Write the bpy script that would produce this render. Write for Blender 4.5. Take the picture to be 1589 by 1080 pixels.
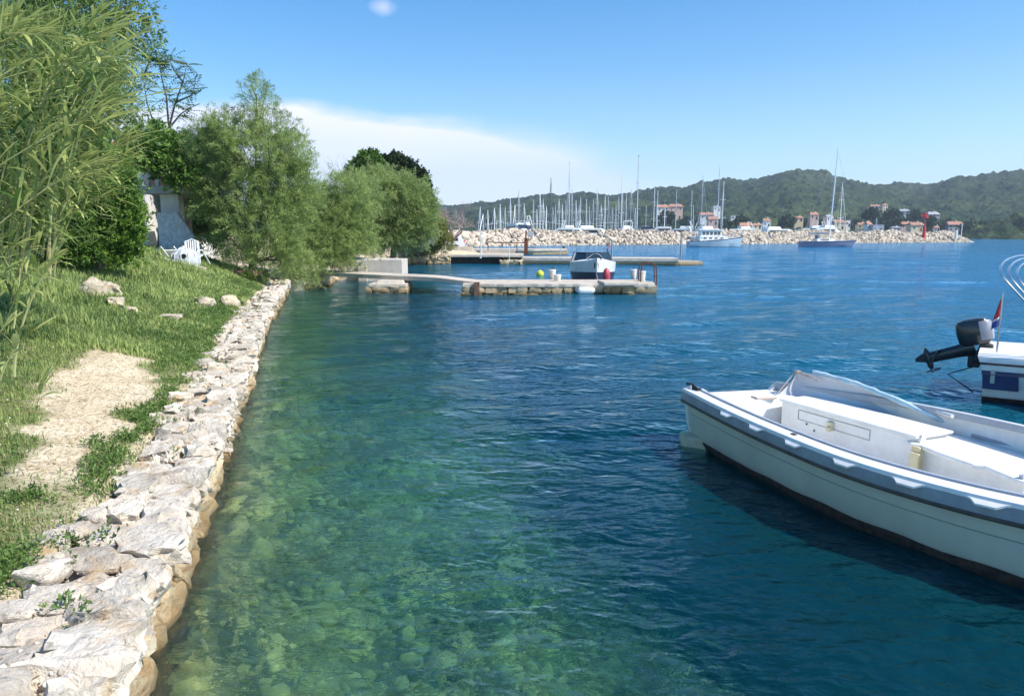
import bpy, math, random
import numpy as np
from mathutils import Vector, Matrix, noise as mnoise

for o in list(bpy.data.objects): bpy.data.objects.remove(o)
SC = bpy.context.scene
COL = SC.collection
RNG = np.random.default_rng(7)
random.seed(7)
R = math.radians

# ------------------------------------------------------------------ camera
CAMZ = 2.6
PITCH = math.atan(176 / 1150)
cam = bpy.data.cameras.new('camera'); camo = bpy.data.objects.new('camera', cam); COL.objects.link(camo)
camo.location = (0, 0, CAMZ); camo.rotation_euler = (math.pi / 2 - PITCH, 0, 0)
cam.sensor_width = 36; cam.lens = 36 * 1150 / 1589; cam.clip_start = 0.05; cam.clip_end = 8000
SC.camera = camo
SC.render.resolution_x = 1024; SC.render.resolution_y = 695

# ------------------------------------------------------------------ light
SUN_AZ, SUN_EL = 114.0, 46.0
SC.view_settings.view_transform = 'Standard'; SC.view_settings.look = 'None'
SC.view_settings.gamma = 1.0; SC.view_settings.use_curve_mapping = False
SC.view_settings.exposure = 0.58
SKY_STRENGTH = 0.132
W = bpy.data.worlds.new('World'); SC.world = W; W.use_nodes = True

def nd(nt, typ, **kw):
    n = nt.nodes.new(typ)
    for k, v in kw.items():
        if hasattr(n, k): setattr(n, k, v)
        else: n.inputs[k].default_value = v
    return n
def mth(nt, op, a, b=None, c=None, clamp=False):
    n = nt.nodes.new('ShaderNodeMath'); n.operation = op; n.use_clamp = clamp
    for i, v in enumerate((a, b, c)):
        if v is None: continue
        if isinstance(v, (int, float)): n.inputs[i].default_value = v
        else: nt.links.new(v, n.inputs[i])
    return n.outputs[0]
def ramp(nt, fac, stops, interp='LINEAR'):
    n = nt.nodes.new('ShaderNodeValToRGB'); cr = n.color_ramp; cr.interpolation = interp
    while len(cr.elements) > 1: cr.elements.remove(cr.elements[-1])
    for i, (p, c) in enumerate(stops):
        e = cr.elements[0] if i == 0 else cr.elements.new(p)
        e.position = p
        e.color = (c, c, c, 1) if isinstance(c, (int, float)) else (c[0], c[1], c[2], 1)
    if fac is not None: nt.links.new(fac, n.inputs[0])
    return n.outputs[0]
def mixc(nt, fac, a, b, mode='MIX'):
    n = nt.nodes.new('ShaderNodeMix'); n.data_type = 'RGBA'; n.blend_type = mode
    for key, v in (('Factor', fac), ('A', a), ('B', b)):
        idx = {'Factor': 0, 'A': 6, 'B': 7}[key]
        if isinstance(v, (int, float)): n.inputs[idx].default_value = v if idx == 0 else (v, v, v, 1)
        elif isinstance(v, tuple): n.inputs[idx].default_value = (v[0], v[1], v[2], 1)
        else: nt.links.new(v, n.inputs[idx])
    return n.outputs[2]

def build_world():
    nt = W.node_tree; nt.nodes.clear(); L = nt.links
    out = nt.nodes.new('ShaderNodeOutputWorld'); bg = nt.nodes.new('ShaderNodeBackground')
    sky = nt.nodes.new('ShaderNodeTexSky'); sky.sky_type = 'NISHITA'; sky.sun_disc = False
    sky.sun_elevation = R(SUN_EL); sky.sun_rotation = R(SUN_AZ); sky.altitude = 0
    sky.air_density = 1.0; sky.dust_density = 0.35; sky.ozone_density = 2.2
    hs = nt.nodes.new('ShaderNodeHueSaturation'); hs.inputs['Saturation'].default_value = 1.44
    hs.inputs['Value'].default_value = 1.0
    L.new(sky.outputs[0], hs.inputs['Color'])
    tc = nt.nodes.new('ShaderNodeTexCoord'); sp = nt.nodes.new('ShaderNodeSeparateXYZ')
    L.new(tc.outputs['Generated'], sp.inputs[0])
    az = mth(nt, 'ARCTAN2', sp.outputs[0], sp.outputs[1])          # 0 along +Y, + to the right
    el = mth(nt, 'ARCSINE', sp.outputs[2])
    n1 = nd(nt, 'ShaderNodeTexNoise', Scale=5.0, Detail=6.0, Roughness=0.55)
    mp = nt.nodes.new('ShaderNodeMapping'); mp.inputs['Scale'].default_value = (1, 1, 4.2)
    L.new(tc.outputs['Generated'], mp.inputs[0]); L.new(mp.outputs[0], n1.inputs['Vector'])
    azn = mth(nt, 'MULTIPLY_ADD', az, 1 / (2 * math.pi), 0.5)      # 0..1
    def A(deg): return deg / 360 + 0.5
    # height of the anvil's upper edge against azimuth, in units of 20 degrees
    edge = ramp(nt, azn, [(A(-75), .2), (A(-50), .36), (A(-30), .44), (A(-19), .495), (A(-15), .492), (A(-11), .455),
                          (A(-7), .435), (A(0), .44), (A(5), .40), (A(9.5), .33), (A(13), .29), (A(20), .24), (A(45), .1), (A(80), 0.0)], 'B_SPLINE')
    e = mth(nt, 'MULTIPLY', edge, R(20))
    wob = mth(nt, 'MULTIPLY', mth(nt, 'SUBTRACT', n1.outputs[0], 0.5), 0.045)
    dd = mth(nt, 'ADD', mth(nt, 'SUBTRACT', e, el), wob)          # >0 below the edge
    soft = ramp(nt, azn, [(A(-30), .014), (A(-5), .018), (A(5), .05), (A(12), .08), (A(60), .12)])
    m1 = mth(nt, 'DIVIDE', dd, soft, clamp=True)
    m1 = mth(nt, 'MULTIPLY', m1, m1)
    dens = ramp(nt, mth(nt, 'MULTIPLY', el, 1 / R(12)), [(0, .30), (.25, .48), (.5, .72), (.8, .97), (1.0, 1.)])
    azf = ramp(nt, azn, [(A(-120), 0.), (A(-80), .7), (A(-20), 1.), (A(1), 1.), (A(8), .68), (A(13), .45), (A(20), .2), (A(30), .1), (A(90), 0.)])
    n2 = nd(nt, 'ShaderNodeTexNoise', Scale=2.6, Detail=5.0, Roughness=0.5)
    L.new(mp.outputs[0], n2.inputs['Vector'])
    tex = ramp(nt, n2.outputs[0], [(.35, .80), (.65, 1.0)])
    m = mth(nt, 'MULTIPLY', mth(nt, 'MULTIPLY', m1, dens), mth(nt, 'MULTIPLY', azf, tex))
    # one small puff
    pv = nt.nodes.new('ShaderNodeVectorMath'); pv.operation = 'DISTANCE'
    ds = nt.nodes.new('ShaderNodeVectorMath'); ds.operation = 'MULTIPLY'; ds.inputs[1].default_value = (1, 1, 1.7)
    L.new(tc.outputs['Generated'], ds.inputs[0])
    px, py = -200 / 1150, 528 / 1150
    d = Vector((px, math.cos(PITCH) + py * math.sin(PITCH), py * math.cos(PITCH) - math.sin(PITCH))).normalized()
    L.new(ds.outputs[0], pv.inputs[0]); pv.inputs[1].default_value = (d.x, d.y, d.z * 1.7)
    n3 = nd(nt, 'ShaderNodeTexNoise', Scale=60.0, Detail=3.0); L.new(tc.outputs['Generated'], n3.inputs['Vector'])
    pd = mth(nt, 'MULTIPLY_ADD', n3.outputs[0], 0.012, pv.outputs['Value'])
    puff = ramp(nt, mth(nt, 'MULTIPLY', pd, 20), [(.12, .42), (.5, 0)])
    m = mth(nt, 'MAXIMUM', m, puff)
    veil = ramp(nt, mth(nt, 'MULTIPLY', el, 1 / R(20)), [(0, .40), (.25, .22), (.6, .06), (1., .0)])
    c0 = mixc(nt, veil, hs.outputs[0], (4.2, 6.2, 8.6))
    c = mixc(nt, m, c0, (6.9, 6.5, 7.5))
    L.new(c, bg.inputs[0]); bg.inputs[1].default_value = SKY_STRENGTH
    L.new(bg.outputs[0], out.inputs[0])
build_world()

sun = bpy.data.lights.new('sun', 'SUN'); suno = bpy.data.objects.new('sun', sun); COL.objects.link(suno)
sun.energy = 4.4; sun.angle = R(0.55); sun.color = (1.0, 0.945, 0.86)
sd = Vector((math.cos(R(SUN_EL)) * math.sin(R(SUN_AZ)), math.cos(R(SUN_EL)) * math.cos(R(SUN_AZ)), math.sin(R(SUN_EL))))
suno.rotation_euler = sd.to_track_quat('Z', 'Y').to_euler(); suno.location = (30, -5, 40)
cy = SC.cycles
cy.use_denoising = True
cy.max_bounces = 8; cy.transparent_max_bounces = 16; cy.diffuse_bounces = 4; cy.glossy_bounces = 3
cy.transmission_bounces = 6; cy.volume_bounces = 0
cy.sample_clamp_indirect = 6.0

# ------------------------------------------------------------------ helpers
def tag(o, label=None, cat=None, group=None, kind=None):
    if label: o['label'] = label
    if cat: o['category'] = cat
    if group: o['group'] = group
    if kind: o['kind'] = kind
    return o
def thing(name, label, cat, loc=(0, 0, 0), rz=0, group=None):
    o = bpy.data.objects.new(name, None); COL.objects.link(o); o.empty_display_size = .2
    o.location = loc; o.rotation_euler = (0, 0, rz)
    return tag(o, label, cat, group)
def link_mesh(name, me, parent=None, loc=(0, 0, 0), rot=(0, 0, 0), scale=(1, 1, 1)):
    o = bpy.data.objects.new(name, me); COL.objects.link(o)
    o.location = loc; o.rotation_euler = rot; o.scale = scale
    if parent is not None: o.parent = parent
    return o
def copy_tree(o, parent=None):
    c = o.copy(); COL.objects.link(c)
    if parent is not None: c.parent = parent
    for ch in list(o.children): copy_tree(ch, c)
    return c
class MB:
    def __init__(s): s.v = []; s.f = []; s.smooth = []
    def add(s, vs, fs, smooth=False):
        b = len(s.v); s.v += [tuple(v) for v in vs]
        s.f += [tuple(i + b for i in f) for f in fs]; s.smooth += [smooth] * len(fs)
        return s
    def box(s, c, d, rz=0, ry=0, rx=0, taper=1.0):
        M = Matrix.Rotation(rz, 3, 'Z') @ Matrix.Rotation(ry, 3, 'Y') @ Matrix.Rotation(rx, 3, 'X')
        vs = []
        for z in (-.5, .5):
            t = taper if z > 0 else 1
            for x, y in ((-.5, -.5), (.5, -.5), (.5, .5), (-.5, .5)):
                vs.append(Vector(c) + M @ Vector((x * d[0] * t, y * d[1] * t, z * d[2])))
        return s.add(vs, [(3, 2, 1, 0), (4, 5, 6, 7), (0, 1, 5, 4), (1, 2, 6, 5), (2, 3, 7, 6), (3, 0, 4, 7)])
    def tube(s, pts, r, seg=8, caps=True):
        pts = [Vector(p) for p in pts]; n = len(pts)
        rs = r if isinstance(r, (list, tuple)) else [r] * n
        vs = []; prev = None
        for i, p in enumerate(pts):
            t = (pts[min(i + 1, n - 1)] - pts[max(i - 1, 0)])
            if t.length < 1e-9: t = Vector((0, 0, 1))
            t.normalize()
            if prev is None:
                a = Vector((0, 0, 1)) if abs(t.z) < .9 else Vector((1, 0, 0))
                u = t.cross(a).normalized()
            else:
                u = (prev - t * prev.dot(t))
                u = u.normalized() if u.length > 1e-6 else t.orthogonal().normalized()
            prev = u; w = t.cross(u)
            for k in range(seg):
                a = 2 * math.pi * k / seg
                vs.append(p + (u * math.cos(a) + w * math.sin(a)) * rs[i])
        fs = []
        for i in range(n - 1):
            for k in range(seg):
                k2 = (k + 1) % seg
                fs.append((i * seg + k, i * seg + k2, (i + 1) * seg + k2, (i + 1) * seg + k))
        if caps and seg > 2:
            fs.append(tuple(range(seg))[::-1]); fs.append(tuple((n - 1) * seg + k for k in range(seg)))
        return s.add(vs, fs, True)
    def loft(s, secs, close=False, caps=False, smooth=True):
        m = len(secs[0]); vs = [v for sec in secs for v in sec]; fs = []
        for i in range(len(secs) - 1):
            for k in range(m if close else m - 1):
                k2 = (k + 1) % m
                fs.append((i * m + k, i * m + k2, (i + 1) * m + k2, (i + 1) * m + k))
        if caps:
            fs.append(tuple(range(m))[::-1]); fs.append(tuple((len(secs) - 1) * m + k for k in range(m)))
        return s.add(vs, fs, smooth)
    def lathe(s, c, prof, seg=16, axis='Z'):
        vs = []
        for r, h in prof:
            for k in range(seg):
                a = 2 * math.pi * k / seg
                p = (r * math.cos(a), r * math.sin(a), h)
                if axis == 'X': p = (h, r * math.cos(a), r * math.sin(a))
                if axis == 'Y': p = (r * math.cos(a), h, r * math.sin(a))
                vs.append((c[0] + p[0], c[1] + p[1], c[2] + p[2]))
        fs = []
        for i in range(len(prof) - 1):
            for k in range(seg):
                k2 = (k + 1) % seg
                fs.append((i * seg + k, i * seg + k2, (i + 1) * seg + k2, (i + 1) * seg + k))
        fs.append(tuple(range(seg))[::-1]); fs.append(tuple((len(prof) - 1) * seg + k for k in range(seg)))
        return s.add(vs, fs, True)
    def prism(s, poly, z0, z1):
        n = len(poly)
        vs = [(x, y, z0) for x, y in poly] + [(x, y, z1) for x, y in poly]
        fs = [tuple(range(n))[::-1], tuple(range(n, 2 * n))] + [(k, (k + 1) % n, n + (k + 1) % n, n + k) for k in range(n)]
        return s.add(vs, fs)
    def mesh(s, name, m=None, off=(0, 0, 0), bevel=0):
        me = bpy.data.meshes.new(name)
        me.from_pydata([(v[0] - off[0], v[1] - off[1], v[2] - off[2]) for v in s.v], [], s.f)
        me.polygons.foreach_set('use_smooth', s.smooth)
        if m is not None: me.materials.append(m)
        me.update()
        if any(s.smooth):
            try: me.set_sharp_from_angle(angle=R(40))
            except Exception: pass
        return me
    def obj(s, name, m, parent=None, off=(0, 0, 0), bevel=0):
        me = s.mesh(name, m, off)
        o = link_mesh(name, me, parent)
        if bevel:
            b = o.modifiers.new('bevel', 'BEVEL'); b.width = bevel; b.segments = 2; b.limit_method = 'ANGLE'; b.angle_limit = R(45)
        return o
def np_mesh(name, V, F, m=None, smooth=False, attr=None):
    """V (n,3), F (k,3 or 4) arrays"""
    V = np.ascontiguousarray(V, dtype=np.float32); F = np.ascontiguousarray(F, dtype=np.int32)
    me = bpy.data.meshes.new(name)
    me.vertices.add(len(V)); me.vertices.foreach_set('co', V.ravel())
    k = F.shape[1]; me.loops.add(F.size); me.loops.foreach_set('vertex_index', F.ravel())
    me.polygons.add(len(F))
    me.polygons.foreach_set('loop_start', np.arange(0, F.size, k, dtype=np.int32))
    me.polygons.foreach_set('loop_total', np.full(len(F), k, dtype=np.int32))
    if smooth: me.polygons.foreach_set('use_smooth', np.ones(len(F), dtype=bool))
    if m is not None: me.materials.append(m)
    me.update(calc_edges=True)
    if attr is not None:
        a = me.attributes.new('tint', 'FLOAT', 'POINT'); a.data.foreach_set('value', np.ascontiguousarray(attr, dtype=np.float32))
    return me
def grid_faces(nx, ny):
    i = np.arange(nx - 1)[None, :] + np.arange(ny - 1)[:, None] * nx
    return np.stack([i, i + 1, i + 1 + nx, i + nx], -1).reshape(-1, 4)
def vnoise(x, y, seed=0, octaves=1, rough=.5):
    """value noise on arrays, roughly -1..1"""
    x = np.asarray(x, float); y = np.asarray(y, float); out = np.zeros(np.broadcast(x, y).shape); amp = 1; tot = 0; f = 1.0
    for o in range(octaves):
        xx = x * f + 17.3 * o; yy = y * f - 9.1 * o
        xi = np.floor(xx).astype(np.int64); yi = np.floor(yy).astype(np.int64); fx = xx - xi; fy = yy - yi
        fx = fx * fx * (3 - 2 * fx); fy = fy * fy * (3 - 2 * fy)
        def h(a, b):
            n = (a * 374761393 + b * 668265263 + (seed + o) * 1442695041) & 0xffffffff
            n = ((n ^ (n >> 13)) * 1274126177) & 0xffffffff
            return ((n ^ (n >> 16)) & 0xffff) / 32767.5 - 1
        v = (h(xi, yi) * (1 - fx) + h(xi + 1, yi) * fx) * (1 - fy) + (h(xi, yi + 1) * (1 - fx) + h(xi + 1, yi + 1) * fx) * fy
        out += v * amp; tot += amp; amp *= rough; f *= 2.03
    return out / tot
def sstep(a, b, x):
    t = np.clip((x - a) / (b - a), 0, 1); return t * t * (3 - 2 * t)

# ------------------------------------------------------------------ materials
MC = {}
def mat(name, c, rough=.6, c2=None, sc=6., bump=0., bsc=30., metal=0., spec=.5, dirt=None, dsc=2., damt=.5, rnd=0., coat=0., attr=False, transl=0., coord='Object', amt=(.35, .65)):
    if name in MC: return MC[name]
    m = bpy.data.materials.new(name); m.use_nodes = True; nt = m.node_tree; L = nt.links
    b = nt.nodes['Principled BSDF']; b.inputs['Roughness'].default_value = rough; b.inputs['Metallic'].default_value = metal
    b.inputs['Specular IOR Level'].default_value = spec
    if coat: b.inputs['Coat Weight'].default_value = coat
    if coord == 'World':
        co = nt.nodes.new('ShaderNodeNewGeometry').outputs['Position']
    else:
        tc = nt.nodes.new('ShaderNodeTexCoord'); co = tc.outputs[coord]
    if rnd:
        oi = nt.nodes.new('ShaderNodeObjectInfo')
        va = nt.nodes.new('ShaderNodeVectorMath'); va.operation = 'ADD'
        vs = nt.nodes.new('ShaderNodeVectorMath'); vs.operation = 'SCALE'; vs.inputs[0].default_value = (37, 71, 13)
        L.new(oi.outputs['Random'], vs.inputs['Scale']); L.new(co, va.inputs[0]); L.new(vs.outputs[0], va.inputs[1]); co = va.outputs[0]
    col = c
    if c2 is not None:
        n = nd(nt, 'ShaderNodeTexNoise', Scale=sc, Detail=6., Roughness=.6); L.new(co, n.inputs['Vector'])
        col = mixc(nt, ramp(nt, n.outputs[0], [(amt[0], 0.), (amt[1], 1.)]), c, c2)
    if dirt is not None:
        n = nd(nt, 'ShaderNodeTexNoise', Scale=dsc, Detail=8., Roughness=.7); L.new(co, n.inputs['Vector'])
        col = mixc(nt, mth(nt, 'MULTIPLY', ramp(nt, n.outputs[0], [(.45, 0.), (.7, 1.)]), damt), col, dirt)
    if rnd:
        hv = nt.nodes.new('ShaderNodeHueSaturation')
        L.new(mth(nt, 'MULTIPLY_ADD', oi.outputs['Random'], rnd, 1 - rnd / 2), hv.inputs['Value'])
        if isinstance(col, tuple): hv.inputs['Color'].default_value = (*col, 1)
        else: L.new(col, hv.inputs['Color'])
        col = hv.outputs[0]
    if attr:
        at = nt.nodes.new('ShaderNodeAttribute'); at.attribute_name = 'tint'
        col = mixc(nt, at.outputs['Fac'], col if not isinstance(col, tuple) else col, attr)
    if isinstance(col, tuple): b.inputs['Base Color'].default_value = (*col, 1)
    else: L.new(col, b.inputs['Base Color'])
    if bump:
        n = nd(nt, 'ShaderNodeTexNoise', Scale=bsc, Detail=7., Roughness=.65); L.new(co, n.inputs['Vector'])
        bp = nt.nodes.new('ShaderNodeBump'); bp.inputs['Strength'].default_value = min(1, bump); bp.inputs['Distance'].default_value = 1.2 / bsc * max(1, bump)
        L.new(n.outputs[0], bp.inputs['Height']); L.new(bp.outputs[0], b.inputs['Normal'])
    if transl:
        tr = nt.nodes.new('ShaderNodeBsdfTranslucent'); mx = nt.nodes.new('ShaderNodeMixShader'); mx.inputs[0].default_value = transl
        if isinstance(col, tuple): tr.inputs[0].default_value = (*col, 1)
        else: L.new(col, tr.inputs[0])
        L.new(b.outputs[0], mx.inputs[1]); L.new(tr.outputs[0], mx.inputs[2])
        L.new(mx.outputs[0], nt.nodes['Material Output'].inputs[0])
    MC[name] = m
    return m
def leafmat(name, dark, light, transl=.35, rough=.55):
    return mat(name, dark, rough, attr=light, transl=transl, spec=.25)

# world point helpers: pixel of the photograph's layout sketch -> position on a plane (used for planning only)
def ray(px, py):
    c, s = math.cos(PITCH), math.sin(PITCH); v = (540 - py) / 1150
    return ((px - 794.5) / 1150, c + v * s, v * c - s)
def atz(px, py, z):
    d = ray(px, py); t = (z - CAMZ) / d[2]; return (d[0] * t, d[1] * t, z)
def aty(px, py, Y):
    d = ray(px, py); t = Y / d[1]; return (d[0] * t, Y, CAMZ + d[2] * t)

# ------------------------------------------------------------------ terrain functions
def xwall(y): return -1.15 - 0.27 * np.asarray(y, float) + 0.10 * np.sin(np.asarray(y, float) * .23)
WL = math.hypot(1, .27)
def gheight(x, y):
    """height of the near bank"""
    d = np.clip((xwall(y) - x) / WL - .75, 0, None)
    k = .10 + .0125 * np.clip(y - 9, 0, 18)
    z = .52 + 1.75 * (1 - np.exp(-d * k * .9))
    z = z + .045 * vnoise(x * .9, y * .9, 3, 3) * np.clip(d, 0, 1) + .012 * vnoise(x * 4, y * 4, 5, 2)
    return z
def pathmask(x, y):
    """1 on the bare trodden strip"""
    d = (xwall(y) - x) / WL
    c = 1.22 + .14 * np.clip(y - 6.3, -4, 6) + .05 * np.sin(y * 1.9)
    w = .30 + .36 * np.exp(-((y - 9.6) / 1.9) ** 2) + .09 * vnoise(x * 2, y * 2, 9, 2)
    m = 1 - sstep(w * .7, w * 1.25, np.abs(d - c) + .38 * vnoise(x * 2.2, y * 2.2, 11, 4))
    return m * (1 - sstep(11.3, 12.4, y)) * sstep(5.1, 6.4, y + .5 * vnoise(x * 2, y * 2, 15, 2))
def seabed_z(x, y):
    d = (x - xwall(y)) / WL
    z = -.38 - .5 * (1 - np.exp(-np.clip(d - .1, 0, None) / .5)) - 1.8 * (1 - np.exp(-np.clip(d, 0, None) / 5.0)) - 1.7 * sstep(3.6, 6.5, d) - 2.0 * sstep(7, 16, d)
    z = z - 6 * sstep(14, 60, d + .3 * np.clip(y - 30, 0, 100)) * sstep(4, 20, d)
    return z
# ------------------------------------------------------------------ ground, seabed, water
def grow(a, b, n0, step, g, lim):
    v = list(np.arange(a, b, step)); s = step; x = b
    while x < lim: v.append(x); s *= g; x += s
    v.append(lim); return v
def ground_material():
    m = bpy.data.materials.new('bank soil'); m.use_nodes = True; nt = m.node_tree; L = nt.links; b = nt.nodes['Principled BSDF']
    b.inputs['Roughness'].default_value = .95; b.inputs['Specular IOR Level'].default_value = .15
    tc = nt.nodes.new('ShaderNodeTexCoord'); co = tc.outputs['Object']
    def nz(s, d=6., r=.6):
        n = nd(nt, 'ShaderNodeTexNoise', Scale=s, Detail=d, Roughness=r); L.new(co, n.inputs['Vector']); return n.outputs[0]
    soil = mixc(nt, ramp(nt, nz(2.2), [(.35, 0.), (.65, 1.)]), (.60, .48, .32), (.74, .64, .47))
    soil = mixc(nt, ramp(nt, nz(22., 4.), [(.52, 0.), (.66, .75)]), soil, (.17, .13, .075))
    soil = mixc(nt, ramp(nt, nz(60., 3.), [(.56, 0.), (.66, .8)]), soil, (.70, .64, .52))
    grs = mixc(nt, ramp(nt, nz(7.), [(.35, 0.), (.65, 1.)]), (.075, .115, .028), (.19, .20, .075))
    at = nt.nodes.new('ShaderNodeAttribute'); at.attribute_name = 'tint'
    col = mixc(nt, at.outputs['Fac'], grs, soil)
    L.new(col, b.inputs['Base Color'])
    bp = nt.nodes.new('ShaderNodeBump'); bp.inputs['Strength'].default_value = .8; bp.inputs['Distance'].default_value = .02
    L.new(nz(34., 6.), bp.inputs['Height']); L.new(bp.outputs[0], b.inputs['Normal'])
    return m
M_SOIL = ground_material()
def build_near_ground():
    ys = np.arange(-3, 35.01, .14); ds = np.concatenate([np.arange(.15, 6, .14), np.linspace(6, 45, 40)])
    Y, D = np.meshgrid(ys, ds); X = xwall(Y) - D * WL
    Z = gheight(X, Y)
    Z = np.where(D < .66, .25, Z)
    T = pathmask(X, Y)
    T = np.maximum(T, .8 * (1 - sstep(.75, 1.05, D + .1 * vnoise(X * 3, Y * 3, 4, 2))))
    T = np.maximum(T, .55 * sstep(.25, .5, vnoise(X * .8, Y * .8, 21, 3)) * sstep(15, 12, Y))
    V = np.stack([X, Y, Z], -1).reshape(-1, 3)
    me = np_mesh('ground', V, grid_faces(len(ys), len(ds))[:, ::-1], M_SOIL, True, T.ravel())
    o = link_mesh('ground', me); tag(o, kind='structure')
build_near_ground()

def landz(x, y):
    return 1.0 + 1.1 * sstep(0, 14, -10.6 - x) + .15 * vnoise(x * .2, y * .2, 31, 3)
def build_far_land():
    # headland behind the second quay, running back to the root of the breakwater
    outline = [(-10.4, 34.6), (-10.2, 40), (-10.8, 47), (-10.1, 60), (-9.9, 66.5), (0.6, 66.6), (.2, 72), (-3.2, 78), (-5, 98), (-8, 104), (-9, 130), (-10, 158)]
    ys = np.linspace(34.6, 165, 130); xs_l = []
    ox = np.interp(ys, [p[1] for p in outline if 1], [p[0] for p in outline])
    T_ = np.concatenate([[0, .05], np.linspace(.3, 30, 40), np.linspace(34, 160, 20)])
    Yg, Dg = np.meshgrid(ys, T_); Xg = ox[None, :] - Dg
    Z = .55 + sstep(0, 5, Dg) * .45 + 1.5 * sstep(3, 22, Dg) + .1 * vnoise(Xg * .4, Yg * .4, 33, 3)
    Z = np.where(Dg < .04, -3.0, Z)
    T = .6 + .4 * sstep(-.2, .3, vnoise(Xg * .3, Yg * .3, 35, 3))
    me = np_mesh('headland', np.stack([Xg, Yg, Z], -1).reshape(-1, 3), grid_faces(len(ys), len(T_))[:, ::-1], M_SOIL, True, T.ravel())
    tag(link_mesh('headland', me), kind='structure')
build_far_land()

def seabed_material():
    m = bpy.data.materials.new('seabed'); m.use_nodes = True; nt = m.node_tree; L = nt.links; b = nt.nodes['Principled BSDF']
    b.inputs['Roughness'].default_value = .9; b.inputs['Specular IOR Level'].default_value = .1
    tc = nt.nodes.new('ShaderNodeTexCoord'); co = tc.outputs['Object']
    def nz(s, d=6., r=.6):
        n = nd(nt, 'ShaderNodeTexNoise', Scale=s, Detail=d, Roughness=r); L.new(co, n.inputs['Vector']); return n.outputs[0]
    c = mixc(nt, ramp(nt, nz(1.1), [(.38, 0.), (.62, 1.)]), (.13, .15, .07), (.50, .48, .20))
    c = mixc(nt, ramp(nt, nz(5.), [(.48, 0.), (.68, .8)]), c, (.10, .12, .06))
    c = mixc(nt, ramp(nt, nz(.28, 3.), [(.50, 0.), (.62, .85)]), c, (.05, .09, .05))
    vo = nd(nt, 'ShaderNodeTexVoronoi', Scale=4.5); L.new(co, vo.inputs['Vector'])
    c = mixc(nt, ramp(nt, vo.outputs['Distance'], [(.45, 0.), (.8, .7)]), c, (.07, .08, .04))
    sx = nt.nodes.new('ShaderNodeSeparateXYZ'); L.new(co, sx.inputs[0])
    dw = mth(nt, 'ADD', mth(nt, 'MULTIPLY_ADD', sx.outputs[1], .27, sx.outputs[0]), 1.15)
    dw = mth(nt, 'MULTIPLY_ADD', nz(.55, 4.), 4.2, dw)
    c = mixc(nt, ramp(nt, mth(nt, 'MULTIPLY', dw, .1), [(.56, 0.), (.78, .96)]), c, (.008, .022, .018))      # bed turns near-black green farther off the wall
    L.new(c, b.inputs['Base Color'])
    return m
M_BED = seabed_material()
def rgrid(xs, ys):
    X, Y = np.meshgrid(xs, ys); return X, Y, grid_faces(len(xs), len(ys))
def build_seabed():
    xs = np.array([-4000, -1500, -500, -200, -100, -60, -40, -30, -24] + list(np.linspace(-20, -6, 20)) + list(np.arange(-5.6, 9, .14)) + list(np.linspace(9.5, 40, 40)) + [60, 100, 200, 500, 1500, 4000])
    ys = np.array([-60, -30, -10] + list(np.arange(-3, 18, .14)) + list(np.linspace(18.5, 60, 60)) + [80, 120, 200, 400, 800, 1600, 4000])
    X, Y, F = rgrid(xs, ys)
    Z = seabed_z(X, Y) + .16 * vnoise(X * .7, Y * .7, 41, 3) + .07 * vnoise(X * 2.6, Y * 2.6, 43, 2)
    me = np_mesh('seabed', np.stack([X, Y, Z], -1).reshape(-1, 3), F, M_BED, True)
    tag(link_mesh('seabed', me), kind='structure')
build_seabed()

ICO = None
def ico(sub=1):
    import bmesh
    bm = bmesh.new(); bmesh.ops.create_icosphere(bm, subdivisions=sub, radius=1.0)
    V = np.array([v.co[:] for v in bm.verts]); F = np.array([[v.index for v in f.verts] for f in bm.faces]); bm.free()
    return V, F
def rock_cloud(P, S, sub, jit, rng, flat=(.6, .9)):
    """many rocks as one mesh; P positions, S sizes"""
    V0, F0 = ico(sub); n = len(P)
    q = rng.normal(size=(n, 3, 3)); Q, _ = np.linalg.qr(q)
    sc = np.stack([rng.uniform(.8, 1.3, n), rng.uniform(.7, 1.1, n), rng.uniform(*flat, n)], -1)
    V = V0[None] * (1 + rng.uniform(-jit, jit, (n, len(V0), 1)))
    V = np.einsum('nij,nkj->nki', Q, V * sc[:, None]) * S[:, None, None] + P[:, None]
    F = F0[None] + (np.arange(n) * len(V0))[:, None, None]
    T = np.repeat(rng.uniform(0, 1, n), len(V0))
    return V.reshape(-1, 3), F.reshape(-1, 3), T
def build_seabed_rocks():
    n = 5200
    y = 1.5 + 15 * RNG.uniform(0, 1, n) ** 1.35; d = .1 + 8.5 * RNG.uniform(0, 1, n) ** 1.1
    kp = d + 1.2 * vnoise(x0_ := xwall(y) + d, y * .7, 48, 3) < 4.6; y, d = y[kp], d[kp]; n = len(y)
    x = xwall(y) + d
    s = (.035 + .11 * RNG.uniform(0, 1, n) ** 3.2) * (.75 + .5 * (vnoise(x * .8, y * .8, 47, 2) > 0))
    z = seabed_z(x, y) + .15 * vnoise(x * .7, y * .7, 41, 3) + s * .3
    V, F, T = rock_cloud(np.stack([x, y, z], -1), s, 1, .38, RNG, (.35, .8))
    m = mat('seabed cobble', (.04, .055, .03), .85, c2=(.30, .30, .10), sc=9, attr=(.92, .84, .34), spec=.1, coord='Generated')
    o = link_mesh('cobbles', np_mesh('cobbles', V, F, m, True, T)); tag(o, 'olive green cobbles lying on the shallow seabed', 'cobbles', kind='stuff')
build_seabed_rocks()

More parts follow.
